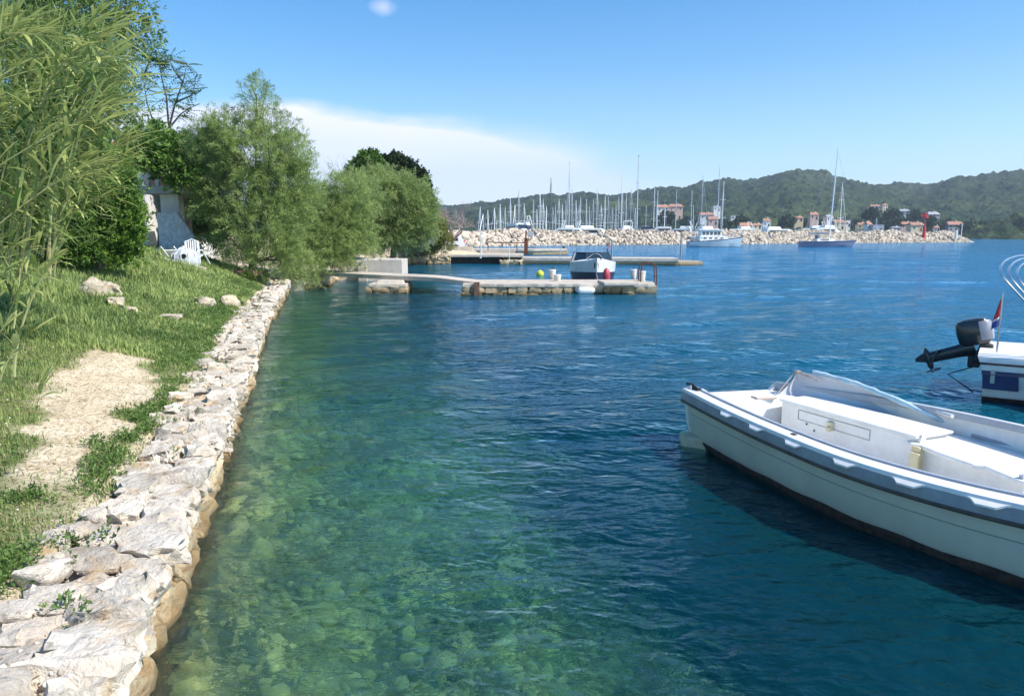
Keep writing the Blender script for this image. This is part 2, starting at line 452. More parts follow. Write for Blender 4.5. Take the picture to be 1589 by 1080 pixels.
def water_material():
    m = bpy.data.materials.new('sea water'); m.use_nodes = True; nt = m.node_tree; L = nt.links
    nt.nodes.remove(nt.nodes['Principled BSDF']); out = nt.nodes['Material Output']
    tc = nt.nodes.new('ShaderNodeTexCoord'); co = tc.outputs['Object']
    def nz(s, d, r, stretch=(1, 1, 1), rot=0, dist=0.):
        mp = nt.nodes.new('ShaderNodeMapping'); mp.inputs['Scale'].default_value = stretch; mp.inputs['Rotation'].default_value = (0, 0, rot)
        L.new(co, mp.inputs[0]); n = nd(nt, 'ShaderNodeTexNoise', Scale=s, Detail=d, Roughness=r); n.inputs['Distortion'].default_value = dist
        L.new(mp.outputs[0], n.inputs['Vector']); return n.outputs[0]
    h = mth(nt, 'MULTIPLY', nz(.33, 2., .5, (1, 1.2, 1), .3), .10)
    h = mth(nt, 'MULTIPLY_ADD', nz(1.4, 2., .5, (.9, 1.25, 1), .25, .3), .085, h)
    h = mth(nt, 'MULTIPLY_ADD', nz(3.4, 2., .5, (.85, 1.3, 1), -.3, .4), .058, h)
    h = mth(nt, 'MULTIPLY_ADD', nz(8.5, 3., .5, (.9, 1.3, 1), .2, .3), .021, h)
    bp = nt.nodes.new('ShaderNodeBump'); bp.inputs['Strength'].default_value = 1.; bp.inputs['Distance'].default_value = 1.0
    L.new(h, bp.inputs['Height'])
    fr = nt.nodes.new('ShaderNodeFresnel'); fr.inputs[0].default_value = 1.29; L.new(bp.outputs[0], fr.inputs['Normal'])
    gl = nt.nodes.new('ShaderNodeBsdfGlossy'); gl.inputs['Roughness'].default_value = .05; gl.inputs['Color'].default_value = (.68, .86, 1, 1)
    L.new(bp.outputs[0], gl.inputs['Normal'])
    rf = nt.nodes.new('ShaderNodeBsdfRefraction'); rf.inputs['IOR'].default_value = 1.33; rf.inputs['Roughness'].default_value = 0.
    L.new(bp.outputs[0], rf.inputs['Normal'])
    tr = nt.nodes.new('ShaderNodeBsdfTransparent')
    df = nt.nodes.new('ShaderNodeBsdfDiffuse'); L.new(bp.outputs[0], df.inputs['Normal'])
    spx = nt.nodes.new('ShaderNodeSeparateXYZ'); L.new(co, spx.inputs[0])
    off = mth(nt, 'ADD', mth(nt, 'MULTIPLY_ADD', spx.outputs[1], .27, spx.outputs[0]), 1.06)     # metres off the wall
    off = mth(nt, 'MULTIPLY_ADD', spx.outputs[1], .05, off)
    turb = ramp(nt, mth(nt, 'MULTIPLY', off, 1 / 40), [(0, .09), (.10, .13), (.18, .20), (.3, .40), (.6, .54), (1., .66)])
    L.new(ramp(nt, mth(nt, 'MULTIPLY', off, 1 / 60), [(0, (.006, .15, .18)), (.15, (.004, .19, .29)), (.6, (.002, .20, .42))]), df.inputs[0])
    a = nt.nodes.new('ShaderNodeMixShader'); a.inputs[0].default_value = .62; L.new(tr.outputs[0], a.inputs[1]); L.new(rf.outputs[0], a.inputs[2])
    b = nt.nodes.new('ShaderNodeMixShader'); L.new(turb, b.inputs[0]); L.new(a.outputs[0], b.inputs[1]); L.new(df.outputs[0], b.inputs[2])
    c = nt.nodes.new('ShaderNodeMixShader'); L.new(fr.outputs[0], c.inputs[0]); L.new(b.outputs[0], c.inputs[1]); L.new(gl.outputs[0], c.inputs[2])
    L.new(c.outputs[0], out.inputs[0])
    ab = nt.nodes.new('ShaderNodeVolumeAbsorption'); ab.inputs['Color'].default_value = (.12, .66, .60, 1); ab.inputs['Density'].default_value = .38
    L.new(ab.outputs[0], out.inputs['Volume'])
    return m
M_WATER = water_material()
def waves(X, Y):
    z = np.zeros_like(X); rng = np.random.default_rng(3)
    for i in range(26):
        lam = .7 * (1.13 ** i) * rng.uniform(.9, 1.1); a = R(rng.normal(-62, 26)); k = 2 * math.pi / lam
        amp = .0060 * lam ** .40 * (1 if lam > 1 else .7)
        fade = np.clip(1.2 - np.hypot(X, Y - 3) * .35 / (lam * 14), 0, 1) if lam < 3 else 1
        z += amp * fade * np.sin(k * (X * math.cos(a) + Y * math.sin(a)) + rng.uniform(0, 6.28) + 1.2 * vnoise(X * .35 / lam, Y * .35 / lam, 50 + i, 1))
    return z * (.75 + .5 * vnoise(X * .15, Y * .15, 77, 2))
def build_water():
    xs = np.array(sorted([-v - 12 for v in grow(.3, .6, 0, .3, 1.14, 3500)] + list(np.arange(-12, 13, .125)) + [v + 13 for v in grow(.1, .6, 0, .3, 1.14, 3500)]))
    ys = np.array([-60, -30, -12, -5] + grow(-3, 20, 0, .11, 1.012, 120) + grow(122, 124, 0, 2, 1.09, 4000))
    X, Y, F = rgrid(xs, ys)
    Z = waves(X, Y) * sstep(400, 60, np.hypot(X, Y))
    me = np_mesh('water', np.stack([X, Y, Z], -1).reshape(-1, 3), F, M_WATER, True)
    tag(link_mesh('water', me), kind='structure')
    return len(F)
print('water faces', build_water())

# ------------------------------------------------------------------ hills
RIDGE_PX = [(-900, 330), (0, 320), (500, 322), (735, 318), (800, 312), (860, 307), (905, 303), (950, 305), (985, 303), (1030, 297), (1080, 290), (1130, 284), (1170, 283), (1200, 277),
            (1240, 270), (1270, 275), (1310, 284), (1340, 290), (1380, 289), (1430, 288), (1470, 281), (1530, 277), (1560, 273), (1589, 264), (1700, 245), (1900, 262), (2400, 300)]
def ridge_h(az):
    pa = [math.atan((p[0] - 794.5) / 1150) for p in RIDGE_PX]; ph = [(364 - p[1]) / 1150 * math.cos(a) for p, a in zip(RIDGE_PX, pa)]
    return np.interp(az, pa, ph)
M_FOREST = None
def forest_material():
    m = bpy.data.materials.new('maquis forest'); m.use_nodes = True; nt = m.node_tree; L = nt.links; b = nt.nodes['Principled BSDF']
    b.inputs['Roughness'].default_value = .9; b.inputs['Specular IOR Level'].default_value = .1
    tc = nt.nodes.new('ShaderNodeTexCoord'); co = tc.outputs['Object']
    def nz(s, d=6., r=.6):
        n = nd(nt, 'ShaderNodeTexNoise', Scale=s, Detail=d, Roughness=r); L.new(co, n.inputs['Vector']); return n.outputs[0]
    c = mixc(nt, ramp(nt, nz(.006), [(.4, 0.), (.6, 1.)]), (.026, .060, .026), (.062, .092, .034))
    c = mixc(nt, ramp(nt, nz(.05), [(.45, 0.), (.65, .9)]), c, (.006, .016, .013))
    c = mixc(nt, ramp(nt, nz(.11, 3.), [(.58, 0.), (.70, .8)]), c, (.085, .105, .04))
    at = nt.nodes.new('ShaderNodeAttribute'); at.attribute_name = 'tint'
    c = mixc(nt, mth(nt, 'MULTIPLY', at.outputs['Fac'], .8), c, (.12, .15, .05))
    L.new(c, b.inputs['Base Color'])
    bp = nt.nodes.new('ShaderNodeBump'); bp.inputs['Strength'].default_value = 1; bp.inputs['Distance'].default_value = 10.
    L.new(nz(.13, 4.), bp.inputs['Height']); L.new(bp.outputs[0], b.inputs['Normal'])
    return m
M_FOREST = forest_material()
def hill_mesh(name, azs, rs, hf, seed, crown=9.):
    A, Rr = np.meshgrid(azs, rs); X = Rr * np.sin(A); Y = Rr * np.cos(A)
    Z = hf(A, Rr, X, Y)
    land = sstep(1, 6, Z)
    Z = Z + land * (6 * vnoise(X / 55, Y / 55, seed, 3) + 6. * np.abs(vnoise(X / crown, Y / crown, seed + 5, 2)) + 3. * vnoise(X / 5, Y / 5, seed + 7, 1))
    Z = Z - land * 7; T = sstep(.35, .6, vnoise(X / 70, Y / 70, seed + 9, 3)) * sstep(60, 20, Z)
    me = np_mesh(name, np.stack([X, Y, Z], -1).reshape(-1, 3), grid_faces(len(azs), len(rs)), M_FOREST, False, T.ravel())
    return tag(link_mesh(name, me), kind='structure')
def hf_main(A, Rr, X, Y):
    foot = np.interp(A, [R(-40), R(-10), R(10), R(25), R(33), R(45)], [520, 520, 470, 520, 600, 640])
    top = foot + 1000 + 120 * vnoise(A * 9, A * 0, 61, 2)
    t = (Rr - foot) / (top - foot); H = ridge_h(A) * top
    prof = np.where(t < 1, 0.05 * sstep(0, .06, t) + .95 * (sstep(-.15, 1, t) - sstep(-.15, 1, 0 * t)) / (1 - sstep(-.15, 1, 0 * t)) , 1 - .35 * (t - 1))
    gul = 1 + .16 * vnoise(A * 26, t * 1.6, 63, 3) * sstep(0, .3, t) * sstep(1.0, .75, t)
    return np.where(t < 0, -8 + 6 * sstep(-.1, 0, t), H * prof * gul - 2 * (1 - sstep(0, .03, t)) + CAMZ * sstep(0, 1, t))
hill_mesh('hills', np.linspace(R(-40), R(46), 720), np.concatenate([[440, 460], np.linspace(470, 1050, 85), np.linspace(1060, 1620, 60), [1700, 1900, 2300]]), hf_main, 60)
def hf_cape(A, Rr, X, Y):
    # nearer dark headland entering from the right
    h = np.interp(np.degrees(A), [27.5, 29, 31, 33, 35, 40, 46], [-8, 2., 7, 15, 22, 42, 55])
    t = sstep(455, 560, Rr) * (1 - sstep(600, 760, Rr))
    return -6 + (h + 6) * t
hill_mesh('cape', np.linspace(R(27), R(46), 260), np.linspace(450, 780, 60), hf_cape, 80, 7.)
# ------------------------------------------------------------------ stones
def stone_mesh(name, m, seed, cuts=2, rough=.12, roundness=.35, flat_top=0.):
    import bmesh
    bm = bmesh.new(); bmesh.ops.create_cube(bm, size=1.0)
    bmesh.ops.subdivide_edges(bm, edges=bm.edges[:], cuts=cuts, use_grid_fill=True)
    rg = random.Random(seed); off = Vector((rg.uniform(0, 99), rg.uniform(0, 99), rg.uniform(0, 99)))
    sh = [(rg.uniform(-.16, .16), rg.uniform(-.16, .16), rg.uniform(-.10, .10)) for _ in range(8)]   # corner offsets: irregular block
    for v in bm.verts:
        p = v.co.copy()
        c = Vector((0, 0, 0))
        for k in range(8):
            sx, sy, sz = (1 if k & 1 else -1), (1 if k & 2 else -1), (1 if k & 4 else -1)
            w = (.5 + p.x * sx) * (.5 + p.y * sy) * (.5 + p.z * sz); c += w * Vector(sh[k])
        q = p.normalized() * .62
        r = p.lerp(q, roundness) + c
        n = mnoise.noise_vector(p * 1.9 + off) * rough + mnoise.noise_vector(p * 4.4 + off) * rough * .5
        r += Vector((n.x, n.y, n.z * (1 - flat_top * (p.z > .3))))
        v.co = r
    me = bpy.data.meshes.new(name); bm.to_mesh(me); bm.free(); me.materials.append(m)
    me.polygons.foreach_set('use_smooth', [True] * len(me.polygons))
    try: me.set_sharp_from_angle(angle=R(32))
    except Exception: pass
    return me
def limestone(name, c, c2, stain, rnd=.35, wet=None, damt=.7, dsc=5.):
    m = mat(name, c, .85, c2=c2, sc=3.5, bump=.8, bsc=20., rnd=rnd, dirt=stain, dsc=dsc, damt=damt, spec=.2, coord='World')
    nt = m.node_tree; L = nt.links
    b = nt.nodes['Principled BSDF']; src = b.inputs['Base Color'].links[0].from_socket
    geo = nt.nodes.new('ShaderNodeNewGeometry')
    # pits and black lichen specks
    n = nd(nt, 'ShaderNodeTexNoise', Scale=17., Detail=5., Roughness=.7); L.new(geo.outputs['Position'], n.inputs['Vector'])
    src = mixc(nt, mth(nt, 'MULTIPLY', ramp(nt, n.outputs[0], [(.58, 0.), (.66, 1.)]), .65), src, (.20, .17, .14))
    # ochre patches
    n = nd(nt, 'ShaderNodeTexNoise', Scale=3.1, Detail=3., Roughness=.6); L.new(geo.outputs['Position'], n.inputs['Vector'])
    src = mixc(nt, mth(nt, 'MULTIPLY', ramp(nt, n.outputs[0], [(.56, 0.), (.68, 1.)]), .65), src, (.60, .40, .19))
    if wet:
        sp = nt.nodes.new('ShaderNodeSeparateXYZ'); L.new(geo.outputs['Position'], sp.inputs[0])
        n = nd(nt, 'ShaderNodeTexNoise', Scale=4., Detail=4.); L.new(geo.outputs['Position'], n.inputs['Vector'])
        zz = mth(nt, 'MULTIPLY_ADD', n.outputs[0], -.16, sp.outputs[2])
        f2 = ramp(nt, mth(nt, 'MULTIPLY_ADD', zz, 1., .5), [(.50 + wet * .6, 1.), (.50 + wet * 1.6, 0.)])
        src = mixc(nt, mth(nt, 'MULTIPLY', f2, .6), src, (.42, .30, .15))
        f = ramp(nt, mth(nt, 'MULTIPLY_ADD', zz, 1., .5), [(.36 + wet * .2, 1.), (.50 + wet * .45, 0.)])
        src = mixc(nt, mth(nt, 'MULTIPLY', f, .92), src, (.13, .085, .03))
    L.new(src, b.inputs['Base Color'])
    return m
M_TOP = limestone('pale limestone', (.78, .71, .60), (.62, .53, .42), (.36, .29, .21), .36, damt=.6)
M_FACE = limestone('ochre limestone', (.76, .66, .48), (.60, .46, .28), (.26, .18, .10), .35, wet=.10)
M_JST = limestone('jetty limestone', (.68, .57, .42), (.50, .40, .27), (.24, .18, .12), .5, wet=.22, damt=.8, dsc=3.)
M_CONC = mat('weathered concrete', (.66, .58, .48), .9, c2=(.52, .46, .38), sc=2.2, bump=.5, bsc=25., dirt=(.30, .25, .20), dsc=1.4, damt=.6, spec=.2)
M_BED2 = mat('lime rubble', (.30, .25, .19), .95, c2=(.15, .12, .085), sc=14, bump=1., bsc=22., dirt=(.50, .43, .34), dsc=9., damt=.7, spec=.1)
TOPV = [stone_mesh('wall_top_stone', M_TOP, 10 + i, 5, .27, .22, .15) for i in range(14)]
FACV = [stone_mesh('wall_face_stone', M_FACE, 40 + i, 4, .24, .16) for i in range(12)]
JV = [stone_mesh('jetty_stone', M_JST, 80 + i, 2, .13, .32) for i in range(9)]

def wall_frame(y):
    """point on the outer top edge, unit along (away), unit inward (to the land)"""
    x = float(xwall(y)); e = .05
    t = Vector((float(xwall(y + e)) - x, e, 0)).normalized()
    return Vector((x, y, 0)), t, Vector((-t.y, t.x, 0))
def place_stone(mesh, parent, c, ax, dims, rng, tilt=.05, name='stone'):
    ang = math.atan2(ax.y, ax.x)
    if rng.random() < .5: ang += math.pi
    o = link_mesh(name, mesh, parent, c, (rng.uniform(-tilt, tilt), rng.uniform(-tilt, tilt), ang + rng.uniform(-tilt, tilt)), dims)
    return o
def join_as_stuff(objs, name, parent, m):
    Vs, Fs, base = [], [], 0
    for o in objs:
        me = o.data; n = len(me.vertices); v = np.empty(n * 3, np.float32); me.vertices.foreach_get('co', v); v = v.reshape(-1, 3)
        M = np.array(Matrix.LocRotScale(o.location, o.rotation_euler, o.scale)); v = v @ M[:3, :3].T + M[:3, 3]
        me.calc_loop_triangles(); t = np.empty(len(me.loop_triangles) * 3, np.int32); me.loop_triangles.foreach_get('vertices', t)
        Vs.append(v); Fs.append(t.reshape(-1, 3) + base); base += n
    me = np_mesh(name, np.concatenate(Vs), np.concatenate(Fs), m, True)
    for o in objs: bpy.data.objects.remove(o)
    return tag(link_mesh(name, me, parent), kind='stuff')

def build_seawall():
    root = thing('stone_wall', 'long low dry limestone sea wall running from the lower left corner along the water', 'stone wall')
    rng = random.Random(5)
    # core of lime rubble
    secs = []
    for y in np.arange(-1.5, 34.2, .35):
        p, t, n = wall_frame(y); h = .42 + .03 * math.sin(y * 2.1)
        secs.append([tuple(p - n * .02 + Vector((0, 0, -1.4))), tuple(p + n * .10 + Vector((0, 0, -.1))), tuple(p + n * .13 + Vector((0, 0, h - .04))), tuple(p + n * .3 + Vector((0, 0, h))), tuple(p + n * .68 + Vector((0, 0, h + .01))), tuple(p + n * .9 + Vector((0, 0, h - .1))), tuple(p + n * 1.1 + Vector((0, 0, -.6)))])
    mb = MB(); mb.loft(secs, caps=True); mb.obj('rubble_core', M_BED2, root)
    tops, faces = [], []
    # top course: two to three irregular rows, outer ones largest
    def width_at(y): return .47 + .012 * y + .10 * math.sin(y * 1.7) + .07 * math.sin(y * 4.1 + 1)
    y = -.6
    while y < 33.6:                                    # outer edge slabs
        ln = rng.uniform(.20, .52) * (1 if y < 12 else 1.3); w = rng.uniform(.22, .40)
        p, t, n = wall_frame(y + ln / 2); h = rng.uniform(.16, .26)
        c = p + n * (w / 2 - .05 + rng.uniform(-.035, .03)) + Vector((0, 0, .47 + rng.uniform(-.025, .03) - .02))
        tops.append((c, t, (ln * .91, w * 1.0, h * rng.uniform(.9, 1.25)), y)); y += ln
    y = -.7
    while y < 33.5:
        ln = rng.uniform(.24, .52) * (1 if y < 12 else 1.3); w = rng.uniform(.22, .36)
        p, t, n = wall_frame(y + ln / 2)
        if rng.random() < .90:
            c = p + n * (.40 + rng.uniform(-.03, .05)) + Vector((0, 0, .455 + rng.uniform(-.02, .035)))
            tops.append((c, t, (ln * .95, w, rng.uniform(.10, .24)), y))
        y += ln
    y = -.7
    while y < 33.3:
        ln = rng.uniform(.18, .42) * (1 if y < 12 else 1.5)
        p, t, n = wall_frame(y + ln / 2)
        if rng.random() < .80:
            c = p + n * (width_at(y) + rng.uniform(-.05, .10)) + Vector((0, 0, .47 + rng.uniform(-.02, .05)))
            tops.append((c, t, (ln * .95, rng.uniform(.16, .34), rng.uniform(.10, .19)), y))
        y += ln
    # wall face: three battered courses down to below the water
    for row, (z0, z1, out) in enumerate(((.24, .42, .0), (.02, .26, .03), (-.26, .04, .05), (-.62, -.26, .08))):
        y = -.5 + row * .13
        while y < 33.6:
            ln = rng.uniform(.28, .60) * (1 if y < 10 else 1.3)
            p, t, n = wall_frame(y + ln / 2)
            c = p + n * (.21 - out * .8 + rng.uniform(-.03, .03)) + Vector((0, 0, (z0 + z1) / 2 + rng.uniform(-.02, .02)))
            faces.append((c, t, (ln * .98, .34, (z1 - z0) * 1.12), y)); y += ln
    allst = [(s, TOPV) for s in tops] + [(s, FACV) for s in faces if s[0].z > -.2]
    allst.sort(key=lambda q: q[0][3]); far_t, far_f, k = [], [], 0
    for (c, t, d, yy), var in allst:
        o = place_stone(rng.choice(var), root, c, t, d, rng, .07 if var is TOPV else .04)
        k += 1
        if k > 298: (far_t if var is TOPV else far_f).append(o)
    for s in faces:
        if s[0].z <= -.2: far_f.append(place_stone(rng.choice(FACV), root, s[0], s[1], s[2], rng))
    join_as_stuff(far_t, 'distant_top_stones', root, M_TOP); join_as_stuff(far_f, 'distant_face_stones', root, M_FACE)
    # small chips and gravel lying on the core
    n = 5000; y = RNG.uniform(-.5, 30, n) ** 1.0; y = -.5 + 30 * RNG.uniform(0, 1, n) ** 1.6; d = RNG.uniform(.05, .85, n)
    P = np.stack([xwall(y) - d * WL, y, np.full(n, .475) + RNG.uniform(0, .04, n)], -1)
    V, F, T = rock_cloud(P, .006 + .022 * RNG.uniform(0, 1, n) ** 3, 1, .3, RNG, (.3, .7))
    tag(link_mesh('gravel', np_mesh('gravel', V, F, mat('pale gravel', (.30, .24, .18), .9, attr=(.76, .70, .60), spec=.1), False, T), root), kind='stuff')
    # squared end stones of the wall
    return root
build_seawall()

def boulder(name_label, loc, dims, seed, m=None, rz=0., grp=None):
    me = stone_mesh('boulder', m or M_TOP, seed, 5, .16, .5); o = link_mesh('boulder', me, None, loc, (0.1, .05, rz), dims)
    return tag(o, name_label, 'rock', grp)
M_BOUL = limestone('bank boulder', (.74, .66, .50), (.60, .50, .36), (.36, .28, .2), .2)
def on_ground(px, py):
    # march the photograph ray down to the bank surface
    d = ray(px, py); lo = .5
    for i in range(4000):
        t = lo + i * .02; x, y, z = d[0] * t, d[1] * t, CAMZ + d[2] * t
        if z <= gheight(x, y): return x, y, float(gheight(x, y))
    return x, y, z
for k, (px, py, w, h, dp, lab) in enumerate((
        (148, 462, .52, .50, .42, 'cream boulder leaning at the left of the rock pile in the grass'),
        (170, 458, .50, .36, .42, 'rounded upper boulder on the right of the rock pile in the grass'),
        (180, 474, .46, .22, .30, 'low flat boulder lying in front of the grassy rock pile'),
        (202, 482, .26, .10, .2, 'small grey stone at the foot of the rock pile'),
        (318, 474, .50, .26, .34, 'pale rounded rock in the grass left of its twin near the wall'),
        (355, 474, .48, .34, .36, 'pale lumpy rock in the grass nearest the far part of the wall'),
        (266, 494, .42, .10, .3, 'flat pale stone sunk in the grass beside bare soil'))):
    g = on_ground(px, py); boulder(lab, (g[0], g[1], g[2] + h * .28), (w, dp, h), 200 + k, M_BOUL, random.uniform(0, 3))
for k, (px, py, w, h, lab) in enumerate(((66, 905, .24, .10, 'white slab stone in the grass left of the wall, nearest the lower left corner'), (150, 810, .17, .07, 'flat white stone in the grass beside the wall, below the bare path'),
        (120, 835, .12, .06, 'small grey stone half hidden in grass at the wall'), (25, 962, .18, .06, 'flat white stone at the left picture edge on the rubble'))):
    p = atz(px, py, .5); boulder(lab, (p[0], p[1], .55), (w, w * .8, h * 1.3), 230 + k, M_TOP, random.uniform(0, 3))

# ------------------------------------------------------------------ jetties and quays
def stone_face(root, p0, p1, z0, z1, size, rng, variants, thick=.3, limit=400):
    """courses of stones between two ground points, facing -y side"""
    a = Vector((p0[0], p0[1], 0)); b = Vector((p1[0], p1[1], 0)); t = (b - a).normalized(); L_ = (b - a).length
    rows = max(1, round((z1 - z0) / (size * .62))); rh = (z1 - z0) / rows
    for r in range(rows):
        s = -rng.uniform(0, size * .3)
        while s < L_:
            ln = rng.uniform(.7, 1.4) * size; ln = min(ln, L_ - s + .05)
            if ln > size * .3:
                c = a + t * (s + ln / 2) + Vector((0, 0, z0 + (r + .5) * rh))
                place_stone(rng.choice(variants), root, c, t, (ln * .98, thick, rh * 1.05), rng, .04)
            s += ln
def near_jetty():
    root = thing('stone_jetty', 'low stone jetty with a flat concrete top and a slab bridge to shore', 'jetty')
    rng = random.Random(11)
    x0, x1, y0, y1 = -2.15, 6.2, 32.2, 35.3
    mb = MB(); mb.box(((x0 + x1) / 2, (y0 + y1) / 2 + .1, -.25), (x1 - x0 - .3, y1 - y0 - .3, 1.2)); mb.obj('core', M_BED2, root)
    stone_face(root, (x0, y0 + .15), (x1, y0 + .15), -.5, .36, .42, rng, JV)
    stone_face(root, (x1 - .15, y0 + .1), (x1 - .15, y1), -.5, .36, .5, rng, JV)
    stone_face(root, (x0 + .15, y1), (x0 + .15, y0 + .1), -.5, .36, .5, rng, JV)
    # cap slab with uneven outline
    pts = []
    for i in range(29):
        u = i / 28; pts.append((x0 + (x1 - x0) * u, y0 - .03 + rng.uniform(-.04, .04)))
    for i in range(1, 9): pts.append((x1 + rng.uniform(-.04, .04), y0 + (y1 - y0) * i / 8))
    for i in range(1, 14): pts.append((x1 - (x1 - x0) * i / 13, y1 + rng.uniform(-.04, .04)))
    mb = MB(); mb.prism(pts, .34, .485); mb.obj('cap_slab', M_CONC, root, bevel=.02)
    mb = MB(); mb.box((x1 - 1.6, y0 + .1, .52), (1.5, 1.7, .14), rz=.05); mb.box((x1 - .4, y0 + .5, .50), (.8, .9, .08)); mb.obj('concrete_patch', M_CONC, root, bevel=.03)
    # bridge slab in two sections, rising to the shore
    mb = MB()
    secs = []
    for u in np.linspace(0, 1, 15):
        x = -1.3 - 8.6 * u; y = 32.5 + 3.2 * u + 1.2 * u * u; zt = .50 + .17 * min(1, u * 4) + .12 * u; w = 1.9
        secs.append([(x, y, zt - .19), (x, y + w, zt - .19), (x, y + w, zt), (x, y, zt)])
    mb.loft(secs, close=True, caps=True, smooth=False); mb.obj('bridge_slab', M_CONC, root, bevel=.015)
    # dark gap stones at the joint
    mb = MB(); mb.box((x0 + .62, y0 - .01, .18), (.24, .2, .75)); mb.obj('rust_stained_post', mat('rusty wood', (.10, .05, .035), .9, c2=(.2, .11, .07), sc=8, bump=.5), root)
    # middle pier
    px0, px1, py0 = -6.5, -4.75, 33.3
    mb = MB(); mb.box(((px0 + px1) / 2, py0 + 1., -.3), (px1 - px0 - .3, 1.7, 1.3)); mb.obj('pier_core', M_BED2, root)
    stone_face(root, (px0, py0 + .15), (px1, py0 + .15), -.5, .28, .38, rng, JV)
    stone_face(root, (px1 - .12, py0 + .1), (px1 - .12, py0 + 1.9), -.5, .28, .45, rng, JV)
    mb = MB(); mb.box(((px0 + px1) / 2 + .02, py0 + .95, .33), (px1 - px0 - .05, 1.9, .14)); mb.box(((px0 + px1) / 2 + .1, py0 + .95, .46), (px1 - px0 - .5, 1.5, .16), taper=.9); mb.obj('pier_cap', M_CONC, root, bevel=.02)
    return root
near_jetty()

def shore_wall():
    root = thing('shore_wall', 'short ochre stone wall along the shore under the overhanging tamarisk, with a landing', 'stone wall')
    rng = random.Random(12)
    for a, b, zt in (((-9.9, 35.2), (-9.75, 37.6), .45), ((-9.75, 37.6), (-10.3, 46), .5), ((-10.2, 46), (-9.9, 66), .6)):
        stone_face(root, a, b, -.5, zt, .55 if a[1] < 40 else .9, rng, FACV, .4)
    mb = MB(); mb.prism([(-12.4, 34.5), (-9.8, 34.6), (-9.72, 37.6), (-10.2, 46), (-9.9, 66), (-12.5, 66)], -.8, .52); mb.obj('core', M_CONC, root)
    return root
shore_wall()
def landing():
    root = thing('landing_steps', 'whitewashed concrete landing block with a lower wall beside it, behind the slab bridge', 'landing')
    mb = MB(); mb.box((-7.25, 42.5, .45), (2.3, 2.2, 1.55)); mb.obj('white_block', mat('whitewashed concrete', (.64, .58, .50), .85, c2=(.54, .48, .41), sc=3, bump=.3, dirt=(.4, .35, .3), dsc=2), root, bevel=.03)
    mb = MB(); mb.box((-9.3, 43.2, .35), (1.9, 2.6, 1.5)); mb.box((-8.3, 41.6, .25), (.5, .6, 1.2)); mb.obj('side_wall', M_CONC, root, bevel=.03)
landing()

def second_quay():
    root = thing('second_quay', 'farther quay of ochre stone with a dark boat opening and a long concrete finger', 'jetty')
    rng = random.Random(13)
    stone_face(root, (-9.9, 66.1), (-5.5, 66.1), -.5, .75, .62, rng, FACV, .5)
    stone_face(root, (-1.0, 65.9), (.9, 65.9), -.5, .35, .6, rng, FACV, .5)
    mb = MB(); mb.box((-7.7, 69, -.1), (4.2, 5.4, 1.7)); mb.box((0., 69, -.1), (1.8, 5.8, 1.0)); mb.obj('core', M_BED2, root)
    mb = MB(); mb.prism([(-9.9, 66), (-5.4, 65.95), (-1.0, 65.75), (1.0, 65.9), (1.1, 71.5), (-9.9, 72)], .62, .84); mb.obj('deck_slab', M_CONC, root, bevel=.03)
    mb = MB(); mb.box((-3.2, 66.32, .02), (4.7, .25, 1.16)); mb.obj('opening_shade', mat('painted slip shade', (.012, .012, .014), .9, c2=(.03, .027, .025), sc=3), root)  # near-black panel paints in the shade of the void under the deck
    # finger
    mb = MB(); mb.prism([(.9, 66.6), (5, 65.8), (14.6, 64.6), (16.6, 64.9), (16.5, 66.6), (14.8, 67.5), (5, 69.2), (.9, 70)], -.6, .28); mb.obj('finger_base', limestone('finger limestone', (.62, .50, .34), (.50, .37, .22), (.25, .18, .12), .3, wet=.12), root)
    mb = MB(); mb.prism([(.8, 66.4), (5, 65.6), (14.4, 64.4), (14.6, 67.6), (5, 69.4), (.8, 70.2)], .28, .56); mb.obj('finger_slab', M_CONC, root, bevel=.03)
    # parapet blocks behind
    mb = MB(); mb.box((-6.8, 72.4, 1.1), (6., .5, .7)); mb.box((-1.4, 72.6, .95), (3.4, .5, .5)); mb.obj('parapet', M_CONC, root, bevel=.02)
second_quay()
def third_quay():
    root = thing('third_quay', 'farthest small concrete quay, seen beyond the rusty rail frame', 'jetty')
    mb = MB(); mb.prism([(-12, 98), (2.8, 97), (7.4, 98.5), (7.2, 101), (-12, 103)], -.7, .45); mb.obj('base', MC['finger limestone'], root)
    mb = MB(); mb.prism([(-12, 97.8), (2.8, 96.8), (7.3, 98.4), (7.1, 101.2), (-12, 103.2)], .45, .72); mb.obj('slab', M_CONC, root, bevel=.03)
third_quay()

M_RUST = mat('rusted steel', (.20, .065, .03), .85, c2=(.10, .04, .03), sc=14, bump=.4, metal=.3)
M_PLASTIC = mat('white plastic', (.80, .80, .78), .4, c2=(.70, .70, .66), sc=5)
M_BLACK = mat('black rubber', (.018, .018, .02), .6)
M_STEEL = mat('stainless steel', (.62, .63, .65), .25, metal=.9, c2=(.5, .5, .52), sc=10)
M_REDP = mat('red plastic', (.60, .03, .03), .5, c2=(.45, .03, .03), sc=4)
def bollard(px, py, h, w, lab):
    # py = pixel of its foot, standing on the jetty cap
    p = atz(px, py, .485); root = thing('bollard', lab, 'bollard', (p[0], p[1], .485), 0, 'concrete filled bucket bollards on the near jetty')
    mb = MB(); mb.lathe((0, 0, 0), [(w * .40, 0), (w * .42, .02), (w * .5, h * .92)], 18); mb.obj('drum', mat('painted drum', (.74, .70, .62), .7, c2=(.60, .54, .45), sc=6, bump=.3, bsc=20), root)
    mb = MB(); mb.lathe((0, 0, h * .9), [(w * .5, 0), (w * .54, .012), (w * .54, .05), (w * .48, .06)], 18); mb.obj('rim', M_PLASTIC, root)
    mb = MB(); mb.tube([(0, 0, h * .9), (0, 0, h + .16)], .018, 6); mb.obj('iron_pin', M_RUST, root)
bollard(857, 433.5, .44, .33, 'tall cream bollard at the left, behind the pink one on the jetty')
